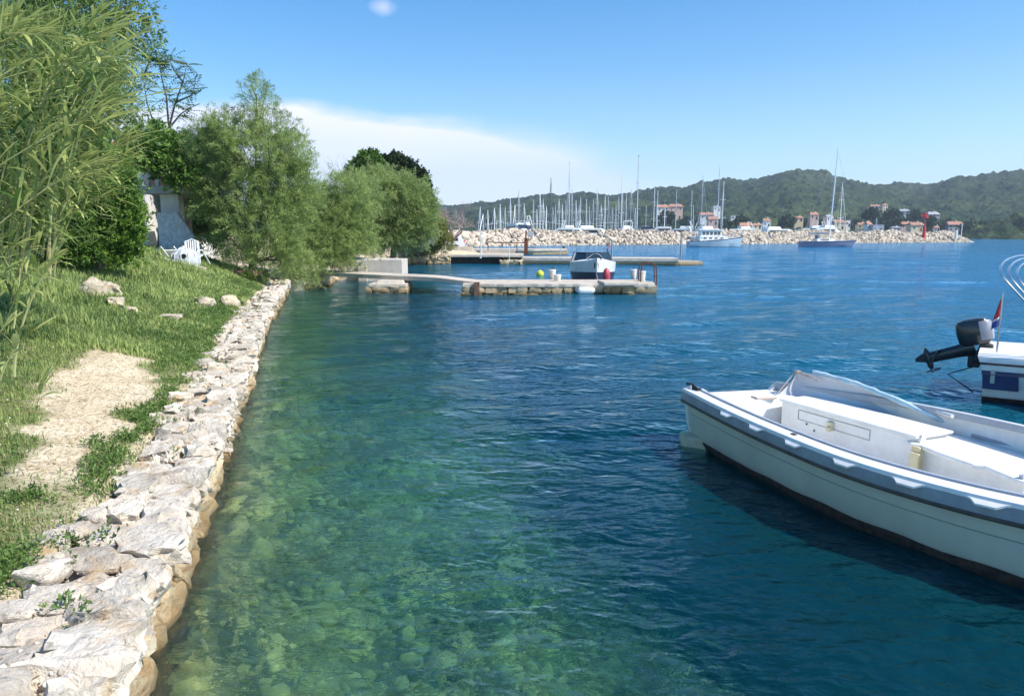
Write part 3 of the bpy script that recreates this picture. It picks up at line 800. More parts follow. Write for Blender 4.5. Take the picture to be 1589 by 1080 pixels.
bollard(865, 436, .26, .34, 'short pinkish bollard at the left part of the jetty')
bollard(983, 433, .44, .30, 'cream bollard standing behind the white one near the ladder')
bollard(996, 436.5, .44, .34, 'white bollard nearest the ladder at the jetty end')
def ladder():
    root = thing('swim_ladder', 'dark steel swimming ladder with looped handrails at the right end of the jetty', 'ladder', (6.2, 32.9, 0))
    for dy in (-.27, .27):
        pts = [(-.55, dy, .48), (-.55, dy, 1.05), (-.48, dy, 1.28), (-.3, dy, 1.40), (-.05, dy, 1.36), (.12, dy, 1.18), (.15, dy, .9), (.15, dy, -.7)]
        mb = MB(); mb.tube(pts, .026, 8); mb.obj('handrail', M_RUST, root)
    for z in (-.4, -.1, .2, .5, .8):
        mb = MB(); mb.tube([(.15, -.27, z), (.15, .27, z)], .022, 8); mb.obj('rung', M_RUST, root)
ladder()
def fender(name, lab, loc, r, L_, axis, m, rope=True):
    root = thing(name, lab, 'fender', loc)
    mb = MB(); prof = [(.03, -L_ / 2 - .06), (.05, -L_ / 2 - .03), (r * .7, -L_ / 2 + .01), (r * .95, -L_ / 2 + .06), (r, -L_ / 2 + .14), (r, L_ / 2 - .14), (r * .95, L_ / 2 - .06), (r * .7, L_ / 2 - .01), (.05, L_ / 2 + .03), (.03, L_ / 2 + .06)]
    mb.lathe((0, 0, 0), prof, 18, axis); mb.obj('float', m, root)
    return root
f = fender('fender', 'long white fender float lashed to the front of the jetty', (3.2, 32.02, .19), .17, .72, 'X', M_PLASTIC)
mb = MB(); mb.tube([(-.40, .05, .02), (-.42, .15, .2), (-.40, .3, .31)], .012, 5); mb.tube([(.42, .05, .02), (.44, .15, .2), (.42, .3, .31)], .012, 5); mb.obj('rope', mat('grey rope', (.35, .33, .3), .9), f)
bp = atz(838, 426, .1)
buoy = thing('buoy', 'round yellow mooring buoy behind the jetty', 'buoy', (bp[0], bp[1], .12))
mb = MB(); mb.lathe((0, 0, 0), [(.02, -.24)] + [(.24 * math.sin(a), -.24 * math.cos(a)) for a in np.linspace(.2, 2.9, 12)] + [(.04, .26)], 18); mb.obj('ball', mat('yellow buoy', (.62, .68, .04), .5, c2=(.5, .55, .05), sc=5), buoy)
mb = MB(); mb.tube([(-.03, 0, .25), (0, 0, .32), (.03, 0, .25)], .014, 6); mb.obj('eye', M_STEEL, buoy)

def post(lab, px, py, h, r, m, z=.56, grp=None, cap=True):
    p = atz(px, py, z); root = thing('post', lab, 'post', (p[0], p[1], z), 0, grp)
    mb = MB(); mb.tube([(0, 0, 0), (.01, 0, h * .5), (0, .01, h)], [r, r * .95, r * .9], 8); mb.obj('shaft', m, root)
    if cap:
        mb = MB(); mb.box((0, 0, .03), (r * 4, r * 4, .05)); mb.obj('base_plate', m, root)
M_GREYP = mat('grey painted pipe', (.30, .33, .36), .6, c2=(.2, .2, .22), sc=9)
post('short grey mooring post in the middle of the concrete finger', 949, 402.5, 1.5, .06, M_GREYP)
post('grey mooring post near the outer end of the concrete finger', 1056, 402, 2.2, .07, M_GREYP)
post('thin pale rod standing on the far quay left of the speedboat', 869, 402, 1.3, .03, M_STEEL)
post('thin white rod near the stone end of the farther quay', 790, 406, 1.2, .03, M_PLASTIC)
post('white rod standing on the deck above the dark boat opening', 746, 401, 2.0, .035, M_PLASTIC, .84)
def rail_frame():
    y = 71.; a = aty(757, 389, y); b = aty(815, 389, y)
    root = thing('rusty_rail_frame', 'rusty steel boat rail frame with one thick post on the farther quay', 'rail frame', (a[0], y, .84))
    w = b[0] - a[0]
    mb = MB(); mb.tube([(0, 0, 1.05), (w * .3, 0, 1.0), (w * .7, 0, .96), (w, 0, .98)], .05, 6); mb.obj('top_rail', M_RUST, root)
    mb = MB(); mb.tube([(w * .78, 0, -.1), (w * .78, 0, .97)], .05, 6); mb.tube([(.02, 0, .2), (0, 0, 1.05)], .045, 6); mb.obj('leg', M_RUST, root)
    mb = MB(); mb.box((w * 1.02, 0, .6), (.34, .3, 1.45)); mb.box((w * 1.02, 0, 1.7), (.14, .14, .9)); mb.obj('thick_post', M_RUST, root, bevel=.02)
    mb = MB(); mb.box((w * 1.02, 0, 1.38), (.5, .4, .08)); mb.obj('cap_plate', M_RUST, root)
rail_frame()

# ------------------------------------------------------------------ breakwater
BW = [(-26, 150), (-8, 158), (8, 178), (24, 190), (44, 197), (80, 216), (120, 236), (157, 254)]
def bw_at(u):
    seg = [math.dist(BW[i], BW[i + 1]) for i in range(len(BW) - 1)]; s = u * sum(seg)
    for i, l in enumerate(seg):
        if s <= l or i == len(seg) - 1:
            t = s / l; return Vector((BW[i][0] * (1 - t) + BW[i + 1][0] * t, BW[i][1] * (1 - t) + BW[i + 1][1] * t, 0)), (Vector((*BW[i + 1], 0)) - Vector((*BW[i], 0))).normalized()
        s -= l
def build_breakwater():
    root = thing('breakwater', 'long rubble mound breakwater of pale limestone rocks shielding the marina', 'breakwater')
    m = limestone('breakwater rock', (.74, .64, .52), (.58, .48, .37), (.30, .23, .19), .6, wet=.25, damt=.6, dsc=.8)
    H_ = 3.4; secs = []
    for u in np.linspace(0, 1, 60):
        p, t = bw_at(min(u, .9999)); n = Vector((t.y, -t.x, 0)); h = H_ - .5 + .5 * math.sin(u * 31)
        if u > .985: h *= .5
        secs.append([tuple(p + n * .8 + Vector((0, 0, -4))), tuple(p - n * .3 + Vector((0, 0, 0))), tuple(p - n * 4.2 + Vector((0, 0, h - .7))), tuple(p - n * 7 + Vector((0, 0, h - .9))), tuple(p - n * 12 + Vector((0, 0, -4)))])
    mb = MB(); mb.loft(secs, caps=True); mb.obj('core', mat('dark rubble core', (.10, .08, .06), .95, c2=(.05, .04, .03), sc=1), root)
    rng = random.Random(21); pts = []
    n = 7000; U = RNG.uniform(0, 1, n); Vv = RNG.uniform(-.08, 1.2, n)
    for u, v in zip(U, Vv):
        p, t = bw_at(float(u)); nn = Vector((t.y, -t.x, 0)); h = H_ + .35 * math.sin(u * 40)
        if u > .97: h *= 1 - (u - .97) * 18
        if v < 1: q = p - nn * (4.8 * v) + Vector((0, 0, h * v - .25))
        else: q = p - nn * (4.8 + (v - 1) * 12) + Vector((0, 0, h - .3 + rng.uniform(-.1, .35)))
        pts.append((q.x, q.y, q.z))
    P = np.array(pts); S = RNG.uniform(.28, .60, n) * (1 + .15 * RNG.normal(size=n)); S = np.clip(S, .25, .85)
    # the 290 most visible ones are separate rocks, sharing ten meshes
    dist = np.hypot(P[:, 0], P[:, 1]); score = S / dist * np.where((P[:, 0] > -14) & (P[:, 2] > 0), 1, 0)
    idx = np.argsort(-score)[:290]; rest = np.setdiff1d(np.arange(n), idx)
    V0, F0 = ico(1); meshes = []
    for k in range(10):
        rg = np.random.default_rng(300 + k); F = np.array(F0); V = V0 * (1 + rg.uniform(-.40, .36, (len(V0), 1))) * np.array([1.3, .8, .65])
        meshes.append(np_mesh('breakwater_rock', V, F, m))
    for i in idx:
        link_mesh('rock', meshes[i % 10], root, tuple(P[i]), (rng.uniform(-.6, .6), rng.uniform(-.6, .6), rng.uniform(0, 6.28)), (S[i],) * 3)
    V, F, T = rock_cloud(P[rest], S[rest], 1, .32, RNG, (.5, .9))
    tag(link_mesh('rock_armour', np_mesh('rock_armour', V, F, mat('breakwater armour', (.30, .23, .17), .9, c2=(.46, .38, .29), sc=.6, attr=(.82, .72, .58), spec=.1, bump=1, bsc=1.5), False, T), root), kind='stuff')
build_breakwater()
# ------------------------------------------------------------------ vegetation
def unit(v): return v / np.maximum(np.linalg.norm(v, axis=-1, keepdims=True), 1e-9)
def foliage(lobes, sprays, per, spray_len, spread, leaf, width, rng, up=.5, droop=0., shell=.5, hang=0.):
    """crown of kite shaped leaves on sprays inside ellipsoid lobes -> V, F, tint"""
    Lb = np.array(lobes, float)                      # x y z rx ry rz
    w = (Lb[:, 3] * Lb[:, 5]); w /= w.sum()
    li = rng.choice(len(Lb), sprays, p=w); C = Lb[li, :3]; Rd = Lb[li, 3:6]
    u = unit(rng.normal(size=(sprays, 3))); rad = shell + (1 - shell) * rng.uniform(0, 1, sprays) ** .6
    rad *= 1 + .16 * rng.normal(size=sprays)
    P = C + u * Rd * rad[:, None]
    D = unit(u * .8 + np.array([0, 0, up]) + .5 * rng.normal(size=(sprays, 3)))
    ct = np.clip(.5 + .22 * rng.normal(size=sprays) + .25 * vnoise(P[:, 0] * 1.3, P[:, 2] * 1.3, 5, 2), 0, 1)
    sl = spray_len * rng.uniform(.6, 1.3, sprays)
    t = rng.uniform(0, 1, (sprays, per)); bend = np.zeros((sprays, per, 3)); bend[..., 2] = -droop * t ** 2
    Q = P[:, None] + D[:, None] * (t * sl[:, None])[..., None] + bend * sl[:, None, None] + rng.normal(size=(sprays, per, 3)) * spread * (1.1 - t)[..., None]
    d = unit(D[:, None] * .9 + .75 * rng.normal(size=(sprays, per, 3)) + np.array([0, 0, -hang]))
    s = unit(np.cross(d, rng.normal(size=(sprays, per, 3)) + np.array([0.3, -.3, 1.2])))
    ll = leaf * rng.uniform(.6, 1.35, (sprays, per, 1)); ww = width * rng.uniform(.7, 1.3, (sprays, per, 1))
    n = np.cross(d, s)
    a = Q; b = Q + d * ll * .45 + s * ww * .5 + n * ww * .12; c = Q + d * ll; e = Q + d * ll * .45 - s * ww * .5 + n * ww * .12
    V = np.stack([a, b, c, e], 2).reshape(-1, 3); F = np.arange(len(V)).reshape(-1, 4)
    T = np.clip(np.repeat(ct, per) + .16 * rng.normal(size=sprays * per), 0, 1)
    return V, F, np.repeat(T, 4)
def px_lobes(L_, Y, dep=1.0, jy=0.):
    out = []
    for i, q in enumerate(L_):
        px, py, rx, ry = q[:4]; yy = Y + (q[4] if len(q) > 4 else 0)
        c = aty(px, py, yy); k = yy / 1150
        out.append((c[0], yy, c[2], rx * k, rx * k * dep, ry * k))
    return out
def limbs(mb, base, lobes, r0, rng, twigs=3, fork=.35):
    base = Vector(base); top = Vector(max(lobes, key=lambda q: q[2])[:3])
    stem = base.lerp(Vector((sum(q[0] for q in lobes) / len(lobes), sum(q[1] for q in lobes) / len(lobes), sum(q[2] for q in lobes) / len(lobes))), .7)
    fk = base.lerp(stem, fork) + Vector((rng.uniform(-.1, .1), rng.uniform(-.1, .1), 0))
    mb.tube([base - Vector((0, 0, .3)), base.lerp(fk, .5) + Vector((rng.uniform(-.05, .05), 0, 0)), fk], [r0 * 1.25, r0, r0 * .85], 9)
    for q in lobes:
        c = Vector(q[:3]); m1 = fk.lerp(c, .4) + Vector((rng.uniform(-.3, .3), rng.uniform(-.3, .3), rng.uniform(-.1, .4))) * (c - fk).length * .25
        mb.tube([fk, m1, c], [r0 * .6, r0 * .38, r0 * .12], 6)
        for k in range(twigs):
            e = c + Vector((rng.uniform(-1, 1) * q[3], rng.uniform(-1, 1) * q[4], rng.uniform(-.4, 1) * q[5])) * .95
            s = m1.lerp(c, rng.uniform(.2, 1)); mm = s.lerp(e, .5) + Vector((rng.uniform(-.1, .1), rng.uniform(-.1, .1), .1)) * (e - s).length
            mb.tube([s, mm, e], [r0 * .16, r0 * .1, r0 * .03], 4, False)
M_BARK = mat('grey brown bark', (.16, .12, .09), .95, c2=(.28, .23, .18), sc=7, bump=1, bsc=18, spec=.1)
M_PALEBARK = mat('pale dry bark', (.30, .24, .20), .95, c2=(.42, .35, .30), sc=7, bump=.6, bsc=18, spec=.1)
M_TAMA = leafmat('tamarisk leaf', (.16, .24, .075), (.50, .60, .21), .5)
M_TAMB = leafmat('tamarisk leaf far', (.16, .24, .075), (.50, .58, .21), .5)
M_BROAD = leafmat('broad leaf', (.030, .080, .015), (.18, .32, .055), .35, .45)
M_DARKL = leafmat('dark evergreen leaf', (.012, .026, .010), (.055, .085, .025), .15, .45)
M_REED = leafmat('reed leaf', (.075, .16, .035), (.54, .58, .20), .40, .5)
M_STALK = mat('dry reed stalk', (.38, .36, .16), .7, c2=(.22, .30, .10), sc=3, dirt=(.25, .15, .08), dsc=4)
def tree(label, cat, name, base, lobes, r0, fol, m, trunk_m=M_BARK, seed=1, twigs=3, fork=.35, group=None):
    rg = np.random.default_rng(seed); rr = random.Random(seed)
    root = thing(name, label, cat, tuple(base), 0, group)
    mb = MB(); limbs(mb, base, lobes, r0, rr, twigs, fork); mb.obj('trunk', trunk_m, root, off=base)
    V, F, T = foliage(lobes, rng=rg, **fol)
    me = np_mesh('crown', V - np.array(base), F, m, False, T)
    link_mesh('crown', me, root)
    return root
tb = on_ground(395, 428); tb = (aty(395, 428, 31)[0], 31.0, 1.0)
TAM = dict(per=46, spray_len=.62, spread=.085, leaf=.16, width=.020, up=.55, droop=.25, shell=.55)
tree('tall feathery tamarisk with a lone sprig on top, leaning over the end of the wall', 'tree', 'tamarisk_tree', tb,
     px_lobes([(398, 150, 15, 22), (418, 196, 26, 24), (362, 205, 40, 28), (322, 235, 26, 38), (398, 240, 58, 42), (452, 240, 26, 30), (370, 300, 62, 48, .6), (440, 300, 42, 50), (328, 300, 30, 44, .5), (410, 345, 55, 42, -.4), (362, 375, 34, 24, .8), (465, 300, 22, 40), (378, 402, 26, 14, -.6), (420, 400, 34, 20, -.6), (455, 405, 20, 22, -.5)], 31, .9),
     .16, dict(sprays=2900, **TAM), M_TAMA, seed=31, twigs=5, fork=.2)
tree('low spreading tamarisk whose branches hang over the water beside the wall end', 'tree', 'tamarisk_tree', (-10.9, 36.2, .8),
     px_lobes([(485, 335, 40, 36), (455, 380, 32, 32, -1.5), (470, 412, 30, 24, -2), (520, 345, 48, 42), (545, 300, 38, 24), (500, 380, 44, 28, -1), (545, 372, 36, 26), (525, 400, 24, 12)], 37, .9),
     .15, dict(sprays=2700, **{**TAM, 'hang': .2}), M_TAMA, seed=32, twigs=4)
tree('broad tamarisk on the shore beyond the landing block', 'tree', 'tamarisk_tree', aty(610, 392, 50),
     px_lobes([(585, 300, 42, 32), (628, 312, 38, 34), (600, 335, 50, 36), (648, 345, 26, 32), (565, 345, 36, 36), (620, 368, 30, 14), (580, 375, 28, 12), (655, 325, 16, 18)], 49, .9),
     .18, dict(sprays=2900, per=36, spray_len=.8, spread=.12, leaf=.22, width=.032, up=.5, droop=.25, shell=.55), M_TAMB, seed=33, twigs=4)
tree('dark evergreen tree rising behind the shore tamarisk', 'tree', 'evergreen_tree', aty(620, 372, 58),
     px_lobes([(580, 268, 26, 20), (612, 266, 28, 17), (640, 286, 20, 18), (652, 312, 13, 22), (655, 335, 8, 20), (600, 300, 40, 30)], 57, .9),
     .22, dict(sprays=1900, per=26, spray_len=.5, spread=.20, leaf=.26, width=.16, up=.4, shell=.6), M_DARKL, seed=34)
tree('small bright green tree top poking out above the tamarisk', 'tree', 'green_tree', aty(572, 360, 55),
     px_lobes([(572, 252, 14, 12), (560, 270, 22, 14), (585, 276, 14, 12)], 55, .9), .10, dict(sprays=420, per=26, spray_len=.4, spread=.16, leaf=.24, width=.14, up=.5, shell=.5), M_BROAD, seed=35)

def bare_tree(name, label, base, h, spread, seed, m, depth=6, lean=(0, 0), leafy=None, first=4, r0=.10):
    rr = random.Random(seed); root = thing(name, label, 'tree', base); mb = MB(); tips = []
    def br(p, d, l, r, k):
        q = p + d * l * .5 + Vector((rr.uniform(-1, 1), rr.uniform(-1, 1), rr.uniform(-.3, .6))) * l * .07; e = p + d * l
        mb.tube([p, q, e], [r, r * .85, r * .68], 6 if k < 2 else (4 if k < 4 else 3), False)
        if k >= depth: tips.append(e); return
        for i in range(2 if k else first):
            nd_ = (d + Vector((rr.uniform(-1, 1), rr.uniform(-1, 1), rr.uniform(-.35, .6))) * spread).normalized()
            br(e, nd_, l * rr.uniform(.62, .88), r * .62, k + 1)
        if k > 1: br(q, (d + Vector((rr.uniform(-1, 1), rr.uniform(-1, 1), rr.uniform(-.2, .5))) * spread * 1.2).normalized(), l * .5, r * .4, k + 1)
    br(Vector((0, 0, -.2)), Vector((lean[0], lean[1], 1)).normalized(), h * .27, r0, 0)
    mb.obj('trunk', m, root)
    if leafy:
        rg = np.random.default_rng(seed); lob = [(t.x, t.y, t.z, .25, .25, .25) for t in tips]
        V, F, T = foliage(lob, rng=rg, **leafy[0]); link_mesh('crown', np_mesh('crown', V, F, leafy[1], False, T), root)
    return root
M_TWIG = mat('bare twig', (.50, .37, .33), .95, c2=(.38, .27, .24), sc=5, spec=.1)
b = aty(697, 389, 67); bare_tree('bare_tree', 'leafless reddish tree with a forked trunk standing by the white car', (b[0], 67, .85), 5.6, .85, 5, M_TWIG, 7, (.25, 0), first=4, r0=.15)
b = aty(535, 345, 50); bare_tree('bare_tree', 'grey dead twiggy treetop showing above the tamarisks', (b[0], 50, 1.5), 6.0, .5, 8, mat('grey dead twig', (.33, .29, .27), .95), 6, (-.05, 0), first=3, r0=.08)
tree('yellow green bush at the foot of the bare tree', 'bush', 'bush', aty(678, 388, 64), px_lobes([(676, 362, 13, 24), (690, 375, 10, 14), (668, 378, 12, 12)], 64, .9), .05,
     dict(sprays=500, per=24, spray_len=.5, spread=.12, leaf=.2, width=.06, up=.7, shell=.4), leafmat('yellowish leaf', (.10, .13, .03), (.42, .40, .10)), seed=37)
tree('grey green oleander bush on the quay left of the bare tree', 'bush', 'oleander_bush', aty(645, 388, 61), px_lobes([(640, 374, 24, 11), (655, 366, 12, 10), (628, 380, 14, 8)], 61, .9), .05,
     dict(sprays=500, per=22, spray_len=.6, spread=.10, leaf=.34, width=.06, up=.9, shell=.3), leafmat('oleander leaf', (.10, .16, .08), (.50, .56, .42)), seed=38)
tree('dark low shrub on the quay edge under the oleander', 'bush', 'low_shrub', aty(640, 394, 65), px_lobes([(640, 387, 26, 5), (660, 388, 12, 5)], 65, .9), .03,
     dict(sprays=300, per=24, spray_len=.4, spread=.12, leaf=.2, width=.07, up=.4, shell=.4), M_DARKL, seed=39)
# trees behind the house and beside it
tree('lush broadleaf tree left of the tall tamarisk, behind the terrace', 'tree', 'broadleaf_tree', aty(300, 395, 37),
     px_lobes([(262, 248, 34, 30), (300, 262, 32, 40), (335, 255, 26, 46), (290, 320, 34, 34, 1), (325, 330, 30, 40), (240, 232, 26, 26, -6), (215, 235, 20, 18, -8), (285, 272, 26, 14, -6.5), (268, 335, 24, 26, 2)], 37, .7), .2,
     dict(sprays=2100, per=26, spray_len=.5, spread=.16, leaf=.20, width=.10, up=.4, shell=.5, hang=.3), M_BROAD, seed=40)
tree('dense glossy green bush behind the reeds, left of the white column', 'bush', 'laurel_bush', aty(160, 402, 20),
     px_lobes([(150, 285, 52, 44), (186, 330, 30, 52), (130, 345, 56, 46), (172, 368, 40, 24), (86, 330, 50, 60), (60, 385, 50, 30), (110, 260, 40, 30), (30, 330, 50, 60), (150, 396, 60, 14), (200, 385, 18, 18)], 20, .8), .12,
     dict(sprays=3600, per=24, spray_len=.26, spread=.075, leaf=.10, width=.042, up=.6, shell=.6), leafmat('laurel leaf', (.03, .085, .012), (.23, .38, .06), .35, .4), seed=41)
tree('tall airy tree with small dark leaves against the sky at the top left', 'tree', 'tall_tree', aty(40, 400, 21),
     px_lobes([(20, 15, 60, 34), (95, 5, 50, 30), (150, 30, 44, 28), (200, 22, 32, 26), (218, 62, 22, 22), (60, -40, 80, 40), (60, 80, 60, 60), (140, 120, 50, 60), (165, 190, 50, 50), (60, 200, 80, 60)], 22.5, .6), .12,
     dict(sprays=2600, per=16, spray_len=.52, spread=.10, leaf=.12, width=.05, up=.2, shell=.3, hang=.3), leafmat('small dark leaf', (.05, .10, .03), (.30, .42, .11)), seed=42, twigs=7)
# slender tree with compound leaves
def slender_tree():
    base = (aty(255, 400, 34)[0], 34.0, 2.0); root = thing('slender_tree', 'slender sparse tree with thin twigs and hanging leaflets beside the reeds', 'tree', base)
    rr = random.Random(9); mb = MB(); V, F, T = [], [], []
    def P(px, py, dy=0): return Vector(aty(px, py, 34 + dy)) - Vector(base)
    trunk = [P(248, 400), P(250, 300), P(256, 230), P(262, 200)]
    mb.tube(trunk, [.13, .10, .085, .07], 7)
    ends = []
    for pts in (((262, 200), (272, 160), (284, 128), (290, 100)), ((262, 200), (258, 150), (250, 118), (248, 88)), ((262, 200), (280, 178), (297, 165)), ((258, 225), (238, 190), (228, 160), (222, 120)), ((256, 235), (275, 215), (292, 205)), ((284, 128), (270, 110), (262, 92)), ((258, 250), (232, 235), (215, 225)), ((222, 120), (232, 95), (238, 75)), ((290, 100), (262, 92), (240, 98)), ((272, 160), (298, 148), (303, 130))):
        dy = rr.uniform(-.5, .5); pp = [P(a, b_, dy * i / 3) for i, (a, b_) in enumerate(pts)]
        mb.tube(pp, [(.05) * (1 - .75 * i / (len(pp) - 1)) for i in range(len(pp))], 5, False); ends += pp[1:] + [pp[-1].lerp(pp[-2], .5)]
    mb.obj('trunk', M_BARK, root)
    for e in ends:
        for k in range(8):
            d = Vector((rr.uniform(-1, 1), rr.uniform(-1, 1), rr.uniform(-.5, .6))).normalized(); ln = rr.uniform(.45, .8); side = d.cross(Vector((0, 0, 1))).normalized()
            for j in range(6):
                for s in (-1, 1):
                    a = e + d * ln * (j + 1) / 6 - Vector((0, 0, .10 * (j / 6) ** 2)); l2 = (side * s + d * .5 + Vector((0, 0, -.35))).normalized() * rr.uniform(.13, .20); w = d * .032
                    i = len(V); V += [a, a + l2 * .45 + w, a + l2, a + l2 * .45 - w]; F.append((i, i + 1, i + 2, i + 3)); T += [rr.random()] * 4
    link_mesh('crown', np_mesh('crown', np.array([tuple(v) for v in V]), np.array(F), leafmat('compound leaf', (.025, .075, .02), (.13, .26, .07)), False, np.array(T)), root)
slender_tree()

# reeds ---------------------------------------------------------------
def leaf_strip(V, F, T, base, d, L_, w, droop, rr, tint, side=None):
    d = d.normalized(); side = side or d.cross(Vector((0, 0, 1)))
    side = side.normalized() if side.length > 1e-4 else Vector((1, 0, 0)); n = 5; p = base.copy(); dd = d.copy(); tw = rr.uniform(-.5, .5)
    i0 = len(V)
    for k in range(n + 1):
        t = k / n; ww = w * (.35 + 2.6 * t * (1 - t) ** .8 + .2 * (1 - t)) * .5 if k < n else w * .02
        s = (Matrix.Rotation(tw * t, 3, dd) @ side)
        V.append(p - s * ww); V.append(p + s * ww); T += [tint, tint]
        dd = (dd + Vector((0, 0, -droop * (.25 + t)))).normalized(); p = p + dd * L_ / n
    for k in range(n): F.append((i0 + 2 * k, i0 + 2 * k + 1, i0 + 2 * k + 3, i0 + 2 * k + 2))
def reed_stalk(mb, V, F, T, p0, ctrl, r, nleaf, rr, leaf_len, from_t=.15, tint0=.4):
    pts = []
    a, b_, c = Vector(p0), Vector(ctrl[0]), Vector(ctrl[1])
    for k in range(15): t = k / 14; pts.append(a * (1 - t) ** 2 + b_ * 2 * t * (1 - t) + c * t * t)
    mb.tube(pts, [r * (1 - .75 * k / 14) for k in range(15)], 5, False)
    for k in range(nleaf):
        t = from_t + (1 - from_t) * (k + rr.random() * .5) / nleaf; f = t * 14; i = min(13, int(f)); q = pts[i].lerp(pts[i + 1], f - i); ax = (pts[i + 1] - pts[i]).normalized()
        sd = ax.orthogonal().normalized(); sd = Matrix.Rotation(rr.uniform(0, 6.28), 3, ax) @ sd
        d = ax * rr.uniform(.7, 1.2) + sd * rr.uniform(.5, 1.0)
        leaf_strip(V, F, T, q, d, leaf_len * rr.uniform(.6, 1.25) * (1.05 - .35 * t), rr.uniform(.018, .036), rr.uniform(.08, .40), rr, min(1, max(0, tint0 + rr.gauss(0, .30) + .25 * (t - .5))))
    # tip tuft
    for k in range(5): leaf_strip(V, F, T, pts[-1] - (pts[-1] - pts[-2]) * k * .5, (pts[-1] - pts[-2]).normalized() + Vector((rr.uniform(-.3, .3), rr.uniform(-.3, .3), rr.uniform(-.1, .2))), leaf_len * .8, .028, .1, rr, .8)
def reed_clump(label, cx, cy, cz, specs, seed, leaf_len, nleaf, name='giant_reed', fill=None):
    rr = random.Random(seed); root = thing(name, label, 'reeds', (cx, cy, cz)); V, F, T = [], [], []
    off = Vector((cx, cy, cz))
    for (p0, c1, c2, r) in specs:
        mb = MB(); reed_stalk(mb, V, F, T, Vector(p0) - off, (Vector(c1) - off, Vector(c2) - off), r, nleaf, rr, leaf_len)
        mb.obj('stalk', M_STALK, root)
    if fill:
        rg = np.random.default_rng(seed); V2, F2, T2 = foliage([tuple(np.array(q[:3]) - np.array(off)) + tuple(q[3:]) for q in fill], 1300, 10, .5, .12, .34, .016, rg, up=.9, droop=.4, shell=.2)
        F += [tuple(int(i) + len(V) for i in f_) for f_ in F2]; V += [Vector(v) for v in V2]; T += list(np.clip(T2 * .55, 0, 1))
    me = np_mesh('leaves', np.array([tuple(v) for v in V]), np.array(F), M_REED, False, np.array(T)); tag(link_mesh('leaves', me, root), kind='stuff')
    return root
rr = random.Random(77)
def spec(px0, py0, px1, py1, px2, py2, Y, Y2, r=.013):
    return (aty(px0, py0, Y), aty(px1, py1, (Y + Y2) / 2), aty(px2, py2, Y2), r)
S = []
for k in range(64):
    x0 = rr.uniform(-160, 90); Y = rr.uniform(8.2, 12.5); ln = rr.uniform(.75, 1.1)
    tx = x0 + rr.uniform(60, 200); ty = rr.uniform(20, 300)
    if tx > 215: tx = rr.uniform(150, 215)
    S.append(spec(x0, rr.uniform(395, 440), x0 + rr.uniform(-10, 50), ty + 60, tx, ty, Y, Y + rr.uniform(-1.2, .6)))
reed_clump('big tangled clump of giant reeds with long pale leaves at the left edge', *atz(0, 440, 1.0)[:2], 1.0, S, 71, .56, 25, fill=px_lobes([(20, 120, 70, 90), (90, 120, 60, 80), (150, 140, 50, 70), (40, 240, 70, 90), (110, 240, 50, 70), (20, 350, 50, 70), (80, 330, 40, 50)], 12.6, .6))
S = [spec(-220, 300, -60, 70, 232, 100, 8, 8.4, .015), spec(-200, 340, -60, 90, 200, 40, 7.6, 8.2), spec(-240, 300, -90, 60, 160, 30, 8.2, 8.6), spec(-160, 330, -20, 190, 225, 150, 7.8, 8.8), spec(-240, 260, -100, 10, 90, 60, 8.0, 8.0, .014), spec(-200, 360, -40, 150, 205, 120, 8.4, 9.),
     spec(-200, 420, -40, 260, 150, 175, 7.4, 7.8), spec(-160, 500, 0, 330, 110, 270, 7.2, 7.5)]
reed_clump('long reeds arching in from the left edge with their tips against the sky', *atz(-60, 440, 1.0)[:2], 1.0, S, 72, .62, 24)
S = []
for k in range(16):
    x0 = rr.uniform(-140, 60); S.append(spec(x0, rr.uniform(460, 560), x0 + rr.uniform(-10, 20), 420, x0 + rr.uniform(0, 75), rr.uniform(345, 430), rr.uniform(6.6, 8.4), rr.uniform(6.6, 8.2), .009))
reed_clump('lower younger reeds with broad arching leaves beside the grass', *atz(0, 520, .9)[:2], .9, S, 73, .46, 9)
S = [spec(22, 585, 22, 500, 82, 402, 6.4, 6.6, .014)]
reed_clump('single tan reed stalk standing in front of the clump at the left edge', *aty(22, 585, 6.4), S, 74, .34, 12, 'reed_stalk')
S = [spec(-10, 640, 0, 560, 40, 520, 4.9, 5., .007), spec(-40, 660, -30, 560, 10, 500, 4.8, 5., .007), spec(55, 640, 60, 620, 66, 596, 5.6, 5.6, .004)]
reed_clump('young reed shoots at the left edge above the bare path', *aty(0, 650, 5), S, 75, .22, 7, 'reed_shoots')

